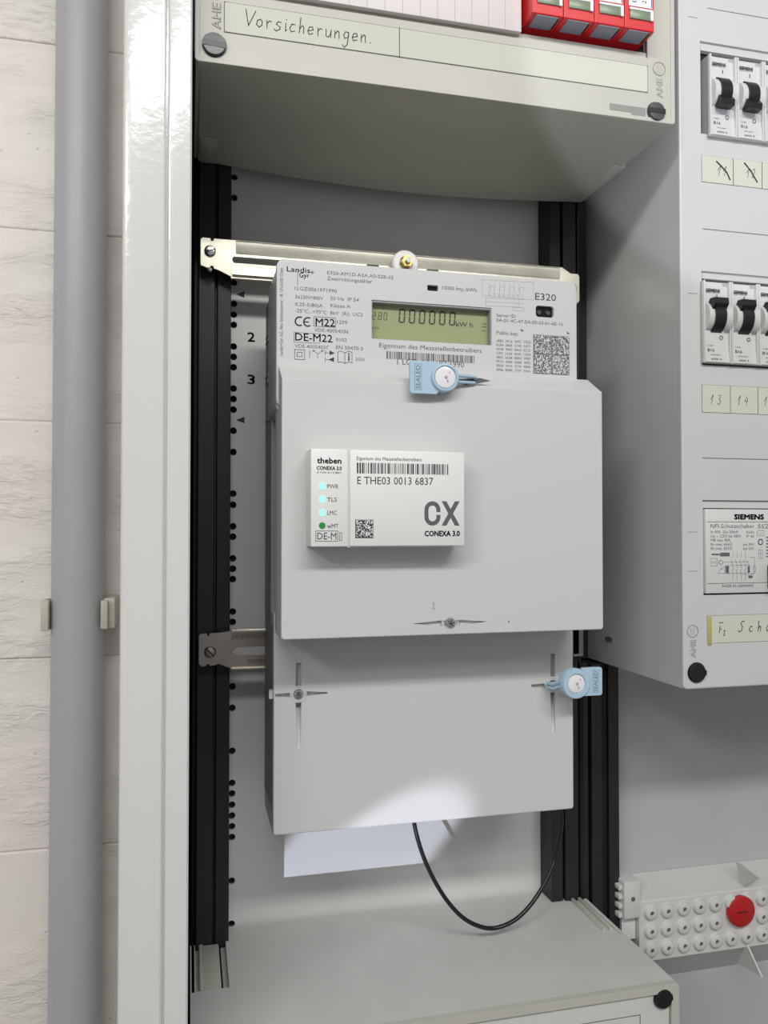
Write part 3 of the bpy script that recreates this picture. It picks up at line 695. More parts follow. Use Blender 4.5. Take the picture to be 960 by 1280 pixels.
# ---- lower cover
lz = (at(848, 1227, DU)[1]+at(243, 1281, DU)[1])/2 ; lz = at(850, 1229, DU)[1]
lo = thing('lower_cover', 'dusty grey plastic cover box below the meter with a black corner screw', 'cover', (125, 480, lz))
lx0_, lx1_ = ux0-.2, at(849, 1240, DU)[0]
q = M().plate(rrect(lx0_, lx1_, -420, lz, 1.5), [rrect(lx0_+4.5, lx1_-4.5, -415, lz-4.2, 1.2)], DU, DU+4).build('front_rim', MT['cream'], lo, smooth=0, bevel=.5)
M().box(lx0_+.4, lx0_+2.6, DU+3, 481, -420, lz-.4).build('side_wall', MT['lower'], lo)
M().box(lx1_-2.6, lx1_-.4, DU+3, 481, -420, lz-.4).build('side_wall', MT['lower'], lo)
q = M(); q.box(lx0_+2.6, lx1_-2.6, DU+3, 433, lz-3, lz-.3); q.box(lx0_+20.5, lx1_-12, 433, 497, lz-3.6, lz-1.0)
q.build('top_panel', MT['lower'], lo)
M().box(lx1_-12, lx1_-2.6, 433, 481, lz-3.6, lz-1.0).build('top_panel', MT['lower'], lo)
# ribbed corner
for xr0, xr1, hh in ((.5, 3.3, .2), (5.2, 7.5, .3), (7.5, 16.5, -.6)):
    M().box(lx0_+xr0, lx0_+xr1, 432, 481.5, lz-6, lz+hh-.6, bev=.6).build('corner_rib', MT['cream'], lo)
M().box(lx0_+17.6, lx0_+20.5, 432, 481.5, lz-9, lz-4).build('corner_channel', MT['breaker_side'], lo)
M().box(lx0_+3.2, lx0_+5.3, 432, 481.5, lz-9, lz-4).build('corner_channel', MT['breaker_side'], lo)
for xx in (lx1_-11.2, lx1_-6.5): M().box(xx, xx+1.8, 440, 481.5, lz-2, lz+.9, bev=.4).build('corner_rib', MT['cream'], lo)
M().box(lx0_+4.9, lx1_-4.9, DU+1.6, DU+4, -414, lz-4.9, bev=.3).build('front_panel', MT['lower'], lo)
q = M().frame(14, lx1_-22, -410, lz-14, DU+1.5, .4).build('strip_recess_edge', MT['ink2'], lo, smooth=0)
cover_screw(lo, at(830, 1249, DU)[0], at(830, 1249, DU)[1], DU+1.2, 5.0, ang=8, m=MT['black'])
emboss(lo, lx1_-10.5, lz-44, 3.6, DU+1.5, emb)

# ================================================================ electricity meter
DC, DFa, DT = 385, 400, 422
mx0 = at(352, 600, DC)[0]; mx1 = at(753.5, 640, DC)[0]
fxr = at(721.5, 410, DFa)[0]; fzt = (at(347, 323, DFa)[1]+at(720, 352, DFa)[1])/2; fx_l = at(345.5, 400, DFa)[0]
cz1 = at(352, 472, DC)[1]; czt = at(345, 456, DFa)[1]; cz0 = at(352, 800, DC)[1]
tz0 = -160.0; tx0 = at(341.5, 1000, DT)[0]; tx1 = at(717, 950, DT)[0]
me = thing('electricity_meter', 'light grey electricity meter with liquid crystal display and sealed covers', 'meter', (125, 475, tz0))
# base housing with stepped side
M().prism([(438, fzt-6), (470, fzt-6), (472, fzt-8), (472, -150), (428, -150), (428, -52), (438, -52)], 'x', mx0+.3, fxr-.5).build('base_housing', MT['meter_dark'], me)
q = M()
for i, py in enumerate((420, 427, 470, 476, 479, 525)): 
    z = at(333, py, 460)[1]; q.box(mx0-.3, mx0+.5, 455, 468, z-.6, z+.6)
q.build('side_ribs', MT['meter_dark'], me)
# face section: rounded top, LCD window and ports cut through
lcd = rc(DFa, 464.5, 376, 614, 430)
lcdz1 = (at(465, 374.6, DFa)[1]+at(615, 385, DFa)[1])/2; lcdz0 = (at(464, 423, DFa)[1]+at(614, 432, DFa)[1])/2
lx_0, lx_1 = at(464.5, 400, DFa)[0], at(614.5, 405, DFa)[0]
pl = at(541, 360, DFa); po = at(681, 389.5, DFa)
sens = rrect(pl[0]-3, pl[0]+3, pl[1]-1.55, pl[1]+1.55, .7); port = rrect(po[0]-5.3, po[0]+5.3, po[1]-3.1, po[1]+3.1, 1.6)
outer = rrect(fx_l, fxr, 60, fzt, 4)
M().plate(outer, [rect4(lx_0, lx_1, lcdz0, lcdz1), sens, port], DFa, DFa+4, ch=.8).build('face_plate', MT['meter'], me, smooth=0)
q = M(); q.plate([(p[0]*.998+.1, p[1]-.1) for p in rrect(fx_l+.3, fxr-.3, 58, fzt-.3, 4)], [rect4(lx_0-1, lx_1+1, lcdz0-1, lcdz1+1), rect4(pl[0]-4, pl[0]+4, pl[1]-3, pl[1]+3), rect4(po[0]-6, po[0]+6, po[1]-4, po[1]+4)], DFa+3.5, 445)
q.build('upper_housing', MT['meter'], me, smooth=30)
M().plate(rect4(lx_0-.2, lx_1+.2, lcdz0-.2, lcdz1+.2), [rect4(lx_0+.5, lx_1-.6, lcdz0+.3, lcdz1-1.0)], DFa+.5, DFa+4.4).build('display_bezel', MT['meter_dark'], me, smooth=0)
disp = M().box(lx_0, lx_1, DFa+4.5, DFa+6, lcdz0, lcdz1).build('display', MT['lcd'], me)
m = M(); yd = DFa+4.4
def seg(m, ch, x, z, h, wd, y, sw, slant=.06):
    segs = {'0': 'abcdef', '8': 'abcdefg', '2': 'abged', '1': 'bc'}[ch]
    g = sw*.5
    T = lambda a_, b_: (x+a_*wd+b_*h*slant, z+b_*h)
    pos = {'a': ((0, 1), (1, 1)), 'b': ((1, 1), (1, .5)), 'c': ((1, .5), (1, 0)), 'd': ((0, 0), (1, 0)), 'e': ((0, 0), (0, .5)), 'f': ((0, .5), (0, 1)), 'g': ((0, .5), (1, .5))}
    for s in segs:
        a_, b_ = pos[s]; A_, B_ = Vector(T(*a_)), Vector(T(*b_)); d = (B_-A_).normalized()*g*1.1
        m.line([tuple(A_+d), tuple(B_-d)], y, sw)
DL = DFa+4.4
for i in range(6):
    a = at(499+i*12.6, 402.5+i*.7, DL); seg(m, '0', a[0], a[1], 6.6, 2.7, yd, .75)
for i, ch in enumerate('280'):
    a = at(465.5+i*6.6+(1 if i else 0), 399+i*.4, DL); seg(m, ch, a[0], a[1], 3.8, 1.5, yd, .32)
a = at(484.5-1.5, 399.6, DL); m.rect(a[0], a[0]+.4, a[1], a[1]+.4, yd); a = at(471.3, 399.3, DL); m.rect(a[0], a[0]+.4, a[1], a[1]+.4, yd)
m.tpx('kW h', DL, 570, 408, 591, 409, 6)
m.build('display_digits', MT['lcd_ink'], disp, smooth=0)
m = M(); m.tpx('pro', DL, 465, 411, 474, 411.3, 3.5); m.rect(*[at(602, 407, DL)[0], at(608, 407, DL)[0], at(605, 409, DL)[1], at(605, 408, DL)[1], yd]); m.rect(*[at(602, 407, DL)[0], at(607, 407, DL)[0], at(605, 414, DL)[1], at(605, 413, DL)[1], yd])
m.tpx('+A', DL, 602, 406, 607.5, 406, 3)
m.build('display_small_signs', MT['lcd_soft'], disp, smooth=0)
M().box(pl[0]-4, pl[0]+4, DFa+2.2, DFa+3.4, pl[1]-2.6, pl[1]+2.6).build('sensor_window', MT['window'], me)
ow = M().box(po[0]-6, po[0]+6, DFa+2.0, DFa+3.4, po[1]-3.8, po[1]+3.8).build('optical_port', MT['window'], me)
M().cyl(po[0]-2.7, po[1]-.3, 1.2, DFa+1.2, DFa+2.4, 12).build('diode', MT['screw'], ow)
M().cyl(po[0]+2.5, po[1]-.3, 1.2, DFa+1.2, DFa+2.4, 12).build('diode', MT['screw'], ow)
# print on the face
m = M()
def T_(t, xl, yl, xr, yr, h, off=0.0): m.tpx(t, DFa, xl, yl, xr, yr, h, off)
T_('Landis', 358.5, 339.5, 387.5, 341, 6.4, .012); T_('Gyr', 374, 346.7, 386.5, 347.7, 6.4, .012); T_('+', 387.5, 344, 393, 344.3, 7)
m.line([at(372, 337, DFa), at(372, 356.5, DFa)], DFa-.08, .22)
T_('M22', 394.5, 406.8, 418.5, 408.6, 9.5, .012); m.frame(*rc(DFa, 392, 395.5, 419.5, 409.5), DFa-.08, .22)
T_('DE-M22', 369, 425, 415.5, 428.5, 9.5, .012)
m.line([at(367.5, 415.5, DFa), at(401.5, 417.5, DFa)], DFa-.08, .18); m.line([at(367.5, 415.5, DFa), at(367.5, 427.5, DFa)], DFa-.08, .18); m.line([at(367.5, 427.7, DFa), at(400, 429, DFa)], DFa-.08, .18)
# CE mark
def arc(cx, cy, r, a0, a1, n=10): return [(cx+r*math.cos(math.radians(a0+(a1-a0)*i/n)), cy-r*math.sin(math.radians(a0+(a1-a0)*i/n))) for i in range(n+1)]
m.line([at(x, y, DFa) for x, y in arc(374.5, 401.6, 5.4, 62, 298)], DFa-.08, .68); m.line([at(x, y, DFa) for x, y in arc(385, 402.4, 5.4, 62, 298)], DFa-.08, .68)
m.line([at(380, 402.3, DFa), at(385.5, 402.6, DFa)], DFa-.08, .6)
T_('E320', 669, 374.5, 695, 376.5, 8.6, 0)
# symbols row
m.frame(*rc(DFa, 368, 436.5, 381, 450), DFa-.08, .25); m.frame(*rc(DFa, 371.2, 439.8, 377.8, 446.3), DFa-.08, .25)
def L_(*p, w=.2, c=False): m.line([at(x, y, DFa) for x, y in p], DFa-.08, w, c)
L_((387, 438), (387, 447), w=.25); L_((392, 438), (397, 442.5), (397, 448)); L_((397, 442.5), (403, 438.5)); L_((391, 438.5), (393, 438.5), w=.5); L_((402, 438.5), (404, 438.5), w=.5)
L_((406.5, 438), (406.5, 444)); L_((406.5, 441), (413, 441.2)); L_((406.5, 446.5), (406.5, 453)); L_((406.5, 449.5), (413, 449.7))
def tri(*p): m.add([(at(x, y, DFa)[0], DFa-.08, at(x, y, DFa)[1]) for x, y in p], [(0, 1, 2)])
tri((412, 438), (418.5, 441.5), (412, 444)); tri((417.5, 446.5), (417.5, 452.5), (410.5, 449.5))
L_((422.3, 440), (426, 438.8), (431, 441), (436, 439), (440, 440.5), (440, 453.5), (436, 452.5), (431, 454.3), (426, 452.3), (422.3, 453), c=True, w=.25); L_((431, 441), (431, 454.3), w=.25)
L_((436, 445), (436, 450.5), w=.7); L_((436, 442), (436, 443), w=.7)
m.build('printed_text', MT['ink'], me, smooth=0)
m = M()
T_('E320-AM1D.A3A.A0-S2B-S3', 409, 343.3, 491.5, 348.5, 4.3); T_('Zweirichtungszähler', 409, 350.5, 465.5, 353.8, 4.6)
T_('1LGZ0061971990', 368.5, 362.5, 421, 366, 4.6); T_('3x230V/400V', 369, 373, 404, 375, 4.4); T_('50 Hz  IP 54', 413, 375, 448.5, 377, 4.4)
T_('0,25-5(80)A', 369, 382.3, 403.5, 384.2, 4.4); T_('Klasse A', 413, 384, 438, 385.2, 4.4)
T_('-25°C...+70°C  8kV  (Ri)  UC2', 369, 391, 453.5, 395, 4.4)
T_('1259', 421, 404.5, 434, 405.3, 4.4); T_('VDE-40054036', 393, 414.5, 435.5, 416.6, 4.4); T_('0102', 420, 426.5, 433.5, 427.2, 4.3)
T_('VDE-40054037', 368.5, 434.5, 410.5, 436.4, 4.3); T_('EN 50470-3', 420, 436.5, 453.5, 437.8, 4.6); T_('2022', 444, 450.7, 455.8, 451.2, 3.6)
T_('Eigentum des Messstellenbetreibers', 474, 434, 602, 441.3, 5.8)
T_('1 LGZ  00 6197 1990', 496.5, 456, 580, 459, 7.4)
T_('10000 Imp./kWh', 552.5, 361.8, 596, 364.8, 4.6)
T_('Server ID:', 620.5, 396, 645, 397.3, 4.2); T_('0A-01-4C-47-5A-00-03-b1-6E-16', 620.5, 402.3, 703.5, 407, 4.2); T_('Public key:', 620.5, 418, 648, 419.5, 4.6)
tri((650.5, 411), (655, 413.5), (651.5, 414.5)); tri((708, 414.5), (712.5, 417), (709, 418))
hx = '0123456789ABCDEF'
for r in range(8):
    for c in range(4):
        x = 620.5+c*11.4; y = 427.3+r*5.15+c*.55
        T_(''.join(random.choice(hx) for _ in range(4)), x, y, x+8.4, y+.4, 2.9)
# barcode
x = at(483, 442, DFa)[0]; xe = at(593, 447, DFa)[0]; zb_ = at(483, 448.5, DFa)[1]; zt_ = at(483, 439, DFa)[1]
while x < xe:
    w_ = random.choice((.28, .28, .55, .8)); m.rect(x, min(x+w_, xe), zb_, zt_, DFa-.08); x += w_+random.choice((.28, .3, .55))
# vertical maker line along the left edge
a = at(352, 447, DFa); b = at(352, 330, DFa)
m.text('Landis+Gyr AG, Alte Steinhauserstr. 18, CH-6330 Cham', a[0]+.6, a[1]+1, 1.7, DFa-.08, b[1]-a[1]-3, rot=math.pi/2)
# two-dimensional code
c0 = at(666.5, 417.5, DFa); c1 = at(712, 470, DFa); n = 44; s_ = (c1[0]-c0[0])/n; ztop = at(666.5, 417.8, DFa)[1]
for j in range(n):
    for i in range(n):
        on = random.random() < .47
        if i in (0, 22) or j in (21, n-1): on = True
        if i in (21, n-1) : on = j % 2 == 0
        if j in (0, 22): on = i % 2 == 0
        if on: m.rect(c0[0]+i*s_, c0[0]+(i+1)*s_, ztop-(j+1)*s_, ztop-j*s_, DFa-.08)
m.build('fine_print', MT['ink2'], me, smooth=0)
# faint wiring diagram
m = M()
L_((602.5, 349.5), (667, 353), (667, 375), (602.5, 369), c=True, w=.12)
for k in range(7):
    x = 612+k*6.2; y = .045*(x-602)
    L_((x, 353+y), (x, 370+y), w=.12)
    if k % 2 == 0: m.line([at(px_, py_, DFa) for px_, py_ in arc(x+3, 360+y, 3.2, -60, 240, 8)], DFa-.08, .12)
for yy in (372, 377): L_((607, yy), (655, yy+2.5), w=.12)
L_((607, 368), (607, 382), (650, 384), w=.12)
for k in range(8): L_((610+k*6, 366+.25*k), (612+k*6, 370+.25*k), w=.2)
L_((641, 384), (655, 385), (655, 389), (641, 388), c=True, w=.14); L_((648, 374), (648, 384), w=.12)
m.build('wiring_diagram', mat('pale_grey_print', (150, 150, 150), .6), me, smooth=0)

# module cover with sloped top edge and slotted screw recess
sx, szz = at(563, 779, DC)
def lens(x0, x1, z, h, n=6):
    a_ = [(x0+(x1-x0)*i/n, z+h*(math.sin(math.pi*i/n)**.6 if 0 < i < n else 0)) for i in range(n+1)]
    b_ = [(x1-(x1-x0)*i/n, z-h*(math.sin(math.pi*i/n)**.6 if 0 < i < n else 0)) for i in range(1, n)]
    return a_+b_
lh = [(at(515.5, 779, DC)[0], szz+.3), (sx-5, szz+1.5), (sx-3, szz+1.5), (sx-2, szz-1.5), (sx-5, szz-1.3)]
rh = [(sx+3, szz-1.4), (sx+5, szz-1.3), (at(610, 778, DC)[0], szz+.3), (sx+5, szz+1.5), (sx+3, szz+1.5)]
q = M().plate([(mx0+1, cz0), (mx1-1, cz0), (mx1, cz0+1), (mx1, cz1), (mx0, cz1), (mx0, cz0+1)], [lh, rh], DC, DC+2.5, ch=.5)
mc = q.build('module_cover', MT['meter'], me, smooth=0)
q = M(); q.prism([(DC+.2, cz1-.1), (DFa+.5, czt), (DFa+.5, cz1-4), (DC+2, cz1-4)], 'x', mx0+.05, mx1-.4)
q.box(mx0+.1, mx0+2, DC+2, 414, cz0+.2, cz1-1); q.box(mx1-2, mx1-.1, DC+2, 414, cz0+.2, cz1-1); q.box(mx0+2, mx1-2, DC+2, 414, cz0+.2, cz0+2.2)
q.box(mx0+2, mx1-2, DC+2, DC+4.5, szz-3, szz+3)
q.build('cover_rim', MT['meter'], me, smooth=20)
def torx(parent, cx, cz, y, r=3.2):
    o = M().lathe(cx, cz, [(r*1.45, y+1.2), (r*1.38, y+.2), (r*1.22, y+.1), (r*1.16, y+2.4)], 24).build('screw_well', MT['meter'], parent)
    M().lathe(cx, cz, [(r*.9, y+2), (r*.9, y+.2), (r*.74, y-.5), (r*.48, y-.6), (r*.36, y+.6), (.01, y+.6)], 20).build('screw_head', MT['steel'], o)
    m = M()
    for a_ in (0, 60, 120): 
        t = math.radians(a_+15); m.line([(cx-math.cos(t)*r*.55, cz-math.sin(t)*r*.55), (cx+math.cos(t)*r*.55, cz+math.sin(t)*r*.55)], y-.62, r*.13)
    M().lathe(cx, cz, [(r*1.17, y+1.9), (.01, y+1.9)], 20).build('screw_shadow_gap', MT['black'], o)
    m.build('screw_recess', MT['ink'], o, smooth=0)
torx(me, sx, szz, DC-.2)
m = M(); a = at(542, 757, DC); m.line([(a[0]-.7, a[1]+.8), (a[0]+.3, a[1]+1.6), (a[0]+.2, a[1]), (a[0]-.6, a[1]-1.5), (a[0]+.7, a[1]-1.7)], DC-.07, .2); a = at(636, 778, DC); m.line([(a[0], a[1]), (a[0], a[1]+.7)], DC-.07, .6)
m.build('cover_marks', MT['ink2'], me, smooth=0)

# terminal cover with cross-shaped slits
def cross(cx, cz, l, r, t, b):
    w_ = 1.5
    H = []
    H.append([(cx-w_, cz+3.6), (cx+w_, cz+3.6), (cx+w_*.9, cz+t), (cx-w_*.9, cz+t)])
    H.append([(cx-w_*.5, cz-b), (cx+w_*.9, cz-b), (cx+w_, cz-3.6), (cx-w_, cz-3.6)])
    if l: H.append([(cx-l, cz-.8), (cx-3.6, cz-w_*.9), (cx-3.6, cz+w_*.7), (cx-l, cz+.8)])
    if r: H.append([(cx+3.6, cz-w_*.8), (cx+r, cz-.4), (cx+r, cz+.4), (cx+3.6, cz+w_)])
    return H
k1 = at(373, 868, DT); k2 = at(691, 856, DT)
H = cross(k1[0], k1[1], 12.2, 15.5, 16.5, 28.5)+cross(k2[0], k2[1], 13, 0, 17.5, 27)
M().plate(rrect(tx0, tx1, tz0, -45, 1.4), H, DT, DT+2.5, ch=.7).build('terminal_cover', MT['meter'], me, smooth=0)
q = M(); q.box(tx0+.1, tx0+2, DT+2, 470, tz0+.3, -45); q.box(tx1-2, tx1-.1, DT+2, 470, tz0+.3, -45); q.box(tx0+2, tx1-2, DT+2, 455, tz0+.3, tz0+2.3)
q.build('cover_rim', MT['meter'], me)
for kx, kz in (k1, k2):
    q = M(); q.box(kx-2.5, kx+2.5, DT+2.8, DT+6, kz+2, kz+19)
    q.box(kx-15 if kx < 100 else kx-14, kx+16 if kx < 100 else kx+4, DT+2.8, DT+6, kz-2.2, kz+2.2)
    q.prism([(DT+5, kz-2), (DT+.25, kz-29.2), (DT+6, kz-29.5)], 'x', kx-2.2, kx+2.2)
    q.build('slit_floor', MT['meter'], me, smooth=0)
    torx(me, kx, kz, DT-.4, 3.2)
# pale terminal block seen under the cover (kept behind the cover edge)
M().box(mx0+14, tx1-22, 440, 468, tz0-.5, tz0+12).build('terminal_block', MT['meter_dark'], me)

# ================================================================ seals
def make_seal(label, cx, cz, y, tagdir, arm_to, rz=17.5*.39, tag_w=13.5, tag_h=16, disc=5.2, tz=0.0):
    t = thing('security_seal', label, 'seal', (cx, y, cz), 'pale blue seals on the meter')
    R_ = rz
    M().lathe(cx, cz, [(R_*.96, y+6), (R_, y+1), (R_*.93, y), (disc*1.12, y-.1), (disc*1.02, y+1.0)], 36).build('seal_ring', MT['seal'], t)
    d = M().lathe(cx, cz, [(disc*1.03, y+.9), (disc*.98, y+.25), (disc*.7, y-.05), (.01, y-.15)], 30).build('clear_disc', MT['disc'], t)
    M().lathe(cx+.2, cz+.1, [(.95, y+.2), (.8, y-.45), (.45, y-.5), (.01, y-.25)], 14).build('disc_hub', MT['breaker_side'], d)
    m = M(); m.text('3', cx+.8, cz-2.7, 1.3, y-.18, .9, rot=.4); m.text('9', cx+1.7, cz+1.8, 1.0, y-.15, .7); m.build('disc_print', MT['ink2'], d, smooth=0)
    x0 = cx+tagdir*R_*.45; x1 = cx+tagdir*(R_+tag_w*.62)
    tg = M().plate(rrect(min(x0, x1), max(x0, x1), cz-tag_h/2+tz, cz+tag_h/2+tz, 1.4), [], y+1.4, y+3.6).build('seal_tag', MT['seal'], t, smooth=0, bevel=.4)
    m = M(); xc = x1-tagdir*4.0+ (0.0)
    m.text('SEALED', xc+1.1, cz-tag_h*.36+tz, 2.3, y+1.3, tag_h*.72, rot=math.pi/2)
    m.frame(xc-1.8, xc+1.8, cz-tag_h*.40+tz, cz+tag_h*.40+tz, y+1.32, .14)
    m.build('sealed_print', MT['seal_ink'], tg, smooth=0)
    ax, az, ay = arm_to; s = -tagdir
    q = M(); q.tube([(cx+s*R_*.9, y+2.2, cz+1.6), (ax-s*1.2, (y+ay)/2+1, az+1.5), (ax, ay, az+.8), (ax+s*.8, ay+.3, az)], .95, 10)
    q.tube([(cx+s*R_*.9, y+3.6, cz-1.4), (ax-s*1.2, (y+ay)/2+2, az-1.3), (ax, ay+.6, az-1.0)], .8, 10)
    q.build('seal_arm', MT['seal'], t)
    q = M().box(min(ax-s*6, ax-s*3), max(ax-s*6, ax-s*3), ay-.2, ay+3, az-1.4, az+1.0, bev=.3); q.build('arm_bracket', MT['seal'], t)
    return t
y1 = 378
c = at(557, 471.5, y1); e = at(595, 476, 385)
make_seal('pale blue seal with white disc and tag to its left, below the display', c[0], c[1], y1, -1, (e[0], e[1], 386), rz=7.3, disc=5.3, tag_w=17, tag_h=16.2, tz=-.2)
y2 = 404
c = at(721, 855, y2); e = at(684, 856, 418)
make_seal('pale blue seal with tag to its right, overhanging the black rail', c[0], c[1], y2, 1, (e[0], e[1], 418.5), rz=8.4, disc=5.0, tag_w=12.5, tag_h=15.5, tz=.6)
# slit behind the upper seal arm
a = at(600, 476, DC); 
M().plate([(a[0]-12, a[1]+.6), (a[0], a[1]+1.4), (a[0]+6, a[1]+.2), (a[0]-2, a[1]-1.6), (a[0]-10, a[1]-1.2)], [], DC-.1, DC+.1).build('seal_recess', MT['ink2'], me, smooth=0)

# ================================================================ gateway
DG = 370
gx0 = at(388.5, 600, DG)[0]; gxm = at(436, 600, DG)[0]; gx1 = at(580.5, 600, DG)[0]; gz1 = at(389, 560.5, DG)[1]; gz0 = at(389, 683.5, DG)[1]
ga = thing('gateway_module', 'white communication module with four status lights and barcode label on the meter', 'module', ((gx0+gx1)/2, DC, gz0))
M().box(gx0, gxm-.3, DG, DC-.2, gz0, gz1, bev=.5).build('light_panel', MT['gate'], ga)
M().box(gxm+.45, gx1, DG-.3, DC-3.0, gz0+.1, gz1-.1, bev=.6).build('label_panel', MT['gate'], ga)
M().box(gxm-.6, gx1-6, DG+1.2, DC-.2, gz0-.4, gz1-.6).build('module_base', MT['gate'], ga)
m = M(); D_g = DG
def G_(t, xl, yl, xr, yr, h, off=0.0, D=DG): m.tpx(t, D, xl, yl, xr, yr, h, off)
G_('theben', 396.5, 579, 426.5, 579.3, 7.0, .045); G_('CONEXA 3.0', 396, 587.3, 427, 587.6, 4.6, .04); 
m.build('name_print', MT['ink2'], ga, smooth=0); m = M(); G_('CONEXA 3.0', 531, 670.2, 574.5, 670, 6.6, .05, DG-.3)
m.build('name_print', MT['ink2'], ga, smooth=0)
m = M()
G_('E 7400 8113 8801', 396.5, 591.8, 426.5, 592, 2.4)
for i, t in enumerate(('PWR', 'TLS', 'LMC', 'wMT')): G_(t, 409, 610.6+i*16.5, 421 if i in (1,2) else 423, 610.7+i*16.5, 5.4)
G_('DE-M', 396.5, 674.3, 420.5, 674.2, 8.5); m.frame(*rc(DG, 394.3, 663.5, 422.5, 676.7), DG-.08, .22); m.frame(*rc(DG, 424.3, 665.5, 427.3, 676), DG-.08, .2)
DG2 = DG-.3
G_('Eigentum des Messstellenbetreibers', 446, 575.3, 527, 576.3, 4.4, 0, DG2)
G_('E THE03 0013 6837', 446.5, 605.5, 541.5, 605.8, 9.5, 0, DG2)
x = at(446, 585, DG2)[0]; xe = at(560.5, 585, DG2)[0]; zb_ = at(500, 592.5, DG2)[1]; zt_ = at(500, 579.3, DG2)[1]
while x < xe-.2:
    w_ = random.choice((.25, .25, .5, .75)); m.rect(x, min(x+w_, xe), zb_, zt_, DG2-.08); x += w_+random.choice((.25, .3, .5, .7))
c0 = at(444.2, 649.3, DG2); c1 = at(467, 672.3, DG2); n = 20; s_ = (c1[0]-c0[0])/n
for j in range(n):
    for i in range(n):
        on = random.random() < .5
        if i == 0 or j == n-1: on = True
        elif j == 0: on = i % 2 == 0
        elif i == n-1: on = j % 2 == 1
        if on: m.rect(c0[0]+i*s_, c0[0]+(i+1)*s_, c0[1]-(j+1)*s_, c0[1]-j*s_, DG2-.08)
m.build('fine_print', MT['ink'], ga, smooth=0)
x0, x1, z0, z1 = rc(DG-.3, 530.5, 626.5, 550.5, 657)
wd = 2.0; cxx = (x0+x1)/2; q = M()
cl = []
rx_, rz_ = (x1-x0)/2-wd/2, 3.2
top_, bot_ = z1-wd/2-rz_, z0+wd/2+rz_
cl += [(x1-wd/2, top_-1.0)]+[(cxx+rx_*math.cos(math.radians(t)), top_+rz_*math.sin(math.radians(t))) for t in range(0, 181, 15)]
cl += [(cxx+rx_*math.cos(math.radians(t)), bot_+rz_*math.sin(math.radians(t))) for t in range(180, 361, 15)]+[(x1-wd/2, bot_+1.0)]
n_ = len(cl); inn = []; out = []
for i_, (px_, pz_) in enumerate(cl):
    a_ = cl[max(i_-1, 0)]; b_ = cl[min(i_+1, n_-1)]; dx, dz = b_[0]-a_[0], b_[1]-a_[1]; l_ = math.hypot(dx, dz); nx_, nz_ = -dz/l_*wd/2, dx/l_*wd/2
    inn.append((px_+nx_, DG-.38, pz_+nz_)); out.append((px_-nx_, DG-.38, pz_-nz_))
q.add(inn+out, [(i_, i_+1, n_+i_+1, n_+i_) for i_ in range(n_-1)])
q.build('letter', MT['ink2'], ga, smooth=0)
x0, x1, z0, z1 = rc(DG-.3, 552, 626.5, 574.5, 657); q = M(); e_ = 2.4
for (xa_, xb_) in ((x0, x1), (x1, x0)):
    s_g = 1 if xb_ > xa_ else -1
    yq = DG-.38-(.03 if s_g > 0 else 0)
    q.add([(xa_, yq, z0), (xa_+s_g*e_, yq, z0), (xb_, yq, z1), (xb_-s_g*e_, yq, z1)], [(0, 1, 2, 3)])
q.build('letter', MT['ink2'], ga, smooth=0)
for i in range(3):
    a = at(403, 607.6+i*16.7, DG); o = M().plate(rrect(a[0]-1.45, a[0]+1.45, a[1]-1.6, a[1]+1.6, .8), [], DG-.15, DG+.2).build('status_light', MT['led'], ga)
a = at(402.7, 657, DG); M().cyl(a[0], a[1], 1.55, DG-.15, DG+.2, 20).build('status_light', MT['green'], ga)['label'] = 'unlit green status light'

# ================================================================ cable
pts = [(517, 1010, 452), (518, 1030, 452), (524, 1055, 451), (533, 1080, 450), (546, 1106, 449), (562, 1130, 448), (580, 1148, 447), (598, 1157.5, 446), (614, 1160.5, 446), (630, 1157, 446), (645, 1149, 447), (659, 1136, 448), (672, 1119, 450), (684, 1098, 452), (693, 1077, 454), (699, 1052, 455), (702, 1030, 456), (701.5, 1005, 457)]
P3 = [Vector((at(x, y, d)[0], d, at(x, y, d)[1])) for x, y, d in pts]
cr = []
for i in range(len(P3)-1):
    p0, p1, p2, p3 = P3[max(i-1, 0)], P3[i], P3[i+1], P3[min(i+2, len(P3)-1)]
    for k in range(5):
        t = k/5; cr.append(.5*((2*p1)+(-p0+p2)*t+(2*p0-5*p1+4*p2-p3)*t*t+(-p0+3*p1-3*p2+p3)*t**3))
cr.append(P3[-1])
cb = thing('antenna_cable', 'thin black cable hanging in a loop beneath the meter', 'cable', (140, 447, -160))
M().tube([tuple(p) for p in cr], 1.25, 14).build('cable_loop', MT['cable'], cb)

# ================================================================ cable entry plate, lower right
DE = 480
ep = thing('cable_entry_plate', 'pale grey entry plate with rows of round knock-out studs at lower right', 'cable entry', (380, 505, -320))
ez1, ez0 = -247.5, -286.5; ex0 = at(799, 1140, DE)[0]
prof = [(DE, ez0), (DE, ez1), (DE+1, ez1+.6), (504.8, ez1+8), (504.8, ez0-26), (DE+1.4, ez0-.6)]
M().prism(prof, 'x', ex0, 540).build('base_plate', MT['entry'], ep, smooth=0, bevel=.4)
a = at(781, 1105, DE-1); b_ = at(800, 1147, DE-1)
q = M().box(a[0]-.5, b_[0]+.2, DE-1, 504.8, b_[1], a[1]+1, bev=.4); q.build('end_clamp', MT['entry'], ep)
for i in range(4):
    z = a[1]-3.5-i*6; M().box(a[0]-3.2, a[0]-.4, DE+1, 500, z-1.3, z+1.6, bev=.2).build('clamp_tooth', MT['entry'], ep)
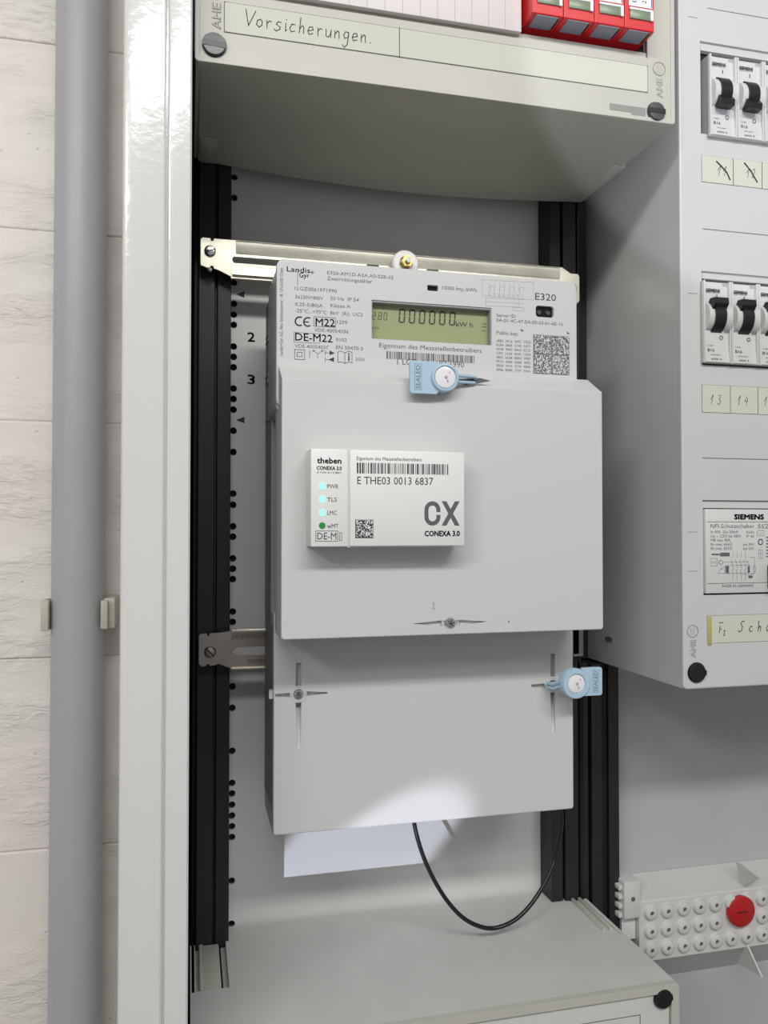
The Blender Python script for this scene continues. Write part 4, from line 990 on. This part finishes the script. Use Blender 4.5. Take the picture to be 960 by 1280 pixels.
c = at(791.5, 1124, DE-1); M().cyl(c[0], c[1], 1.5, DE-1.2, DE-.9, 14).build('clamp_hole', MT['ink2'], ep)
M().box(a[0]+.5, b_[0]-.4, DE+4, 504, b_[1]-16, b_[1]).build('clamp_foot', MT['plate'], ep)
stud0 = None
for k in range(14):
    for j in range(3):
        if k in (5, 6) and j == 1: continue
        x = 298.3+12.22*k; z = -254.4-12.15*j
        if stud0 is None:
            SX, SZ = x, z
            stud0 = M().lathe(x, z, [(5.2, DE+.1), (4.9, DE-.5), (4.2, DE-2.2), (3.3, DE-2.7), (1.5, DE-2.7), (1.2, DE-1.0), (.01, DE-1.0)], 20).build('stud', MT['entry'], ep)
            h0 = M().cyl(x, z, 1.25, DE-2.1, DE-1.6, 12).build('stud_hole', MT['ink2'], stud0)
        else:
            s = stud0.copy(); C.objects.link(s); s.location = ((x-SX)/1000, 0, (z-SZ)/1000)
            h = h0.copy(); C.objects.link(h); h.parent = s
a = [at(920.4, 1074, 492), at(945.4, 1093, 470), at(926.7, 1106.5, 479)]
def fin(p, th=1.1):
    vs = [(x-th/2, y, z) for x, y, z in p]+[(x+th/2, y, z) for x, y, z in p]
    return M().add(vs, [(0, 1, 2), (3, 4, 5), (0, 1, 4, 3), (1, 2, 5, 4), (2, 0, 3, 5)])
xf = 372.0
fin([(xf, 490, -231.5), (xf, 484, -248.2), (xf, 467, -234)], 1.2).build('rib', MT['entry'], ep, smooth=0)
fin([(xf, 480, -283.8), (xf, 465, -298.7), (xf, 489, -302)], 1.2).build('rib', MT['entry'], ep, smooth=0)
q = M()
for k in range(6):
    q.text(str(k+1), 297+12.2*k, ez0-7.5-1, 3.4, DE+4.2-.1, 2)
kn = at(927.7, 1140, 476.5)
kb = M().lathe(kn[0], kn[1], [(10.0, DE-.2), (10.5, 478.2), (10.3, 476.8), (9.4, 476.2), (.01, 476.0)], 40).build('red_plug', MT['knob'], ep); kb['label'] = 'round red plug with a slot'
M().box(kn[0]-4, kn[0]+4, 475.8, 476.6, kn[1]-.35, kn[1]+.35).build('plug_slot', MT['dark'], kb)
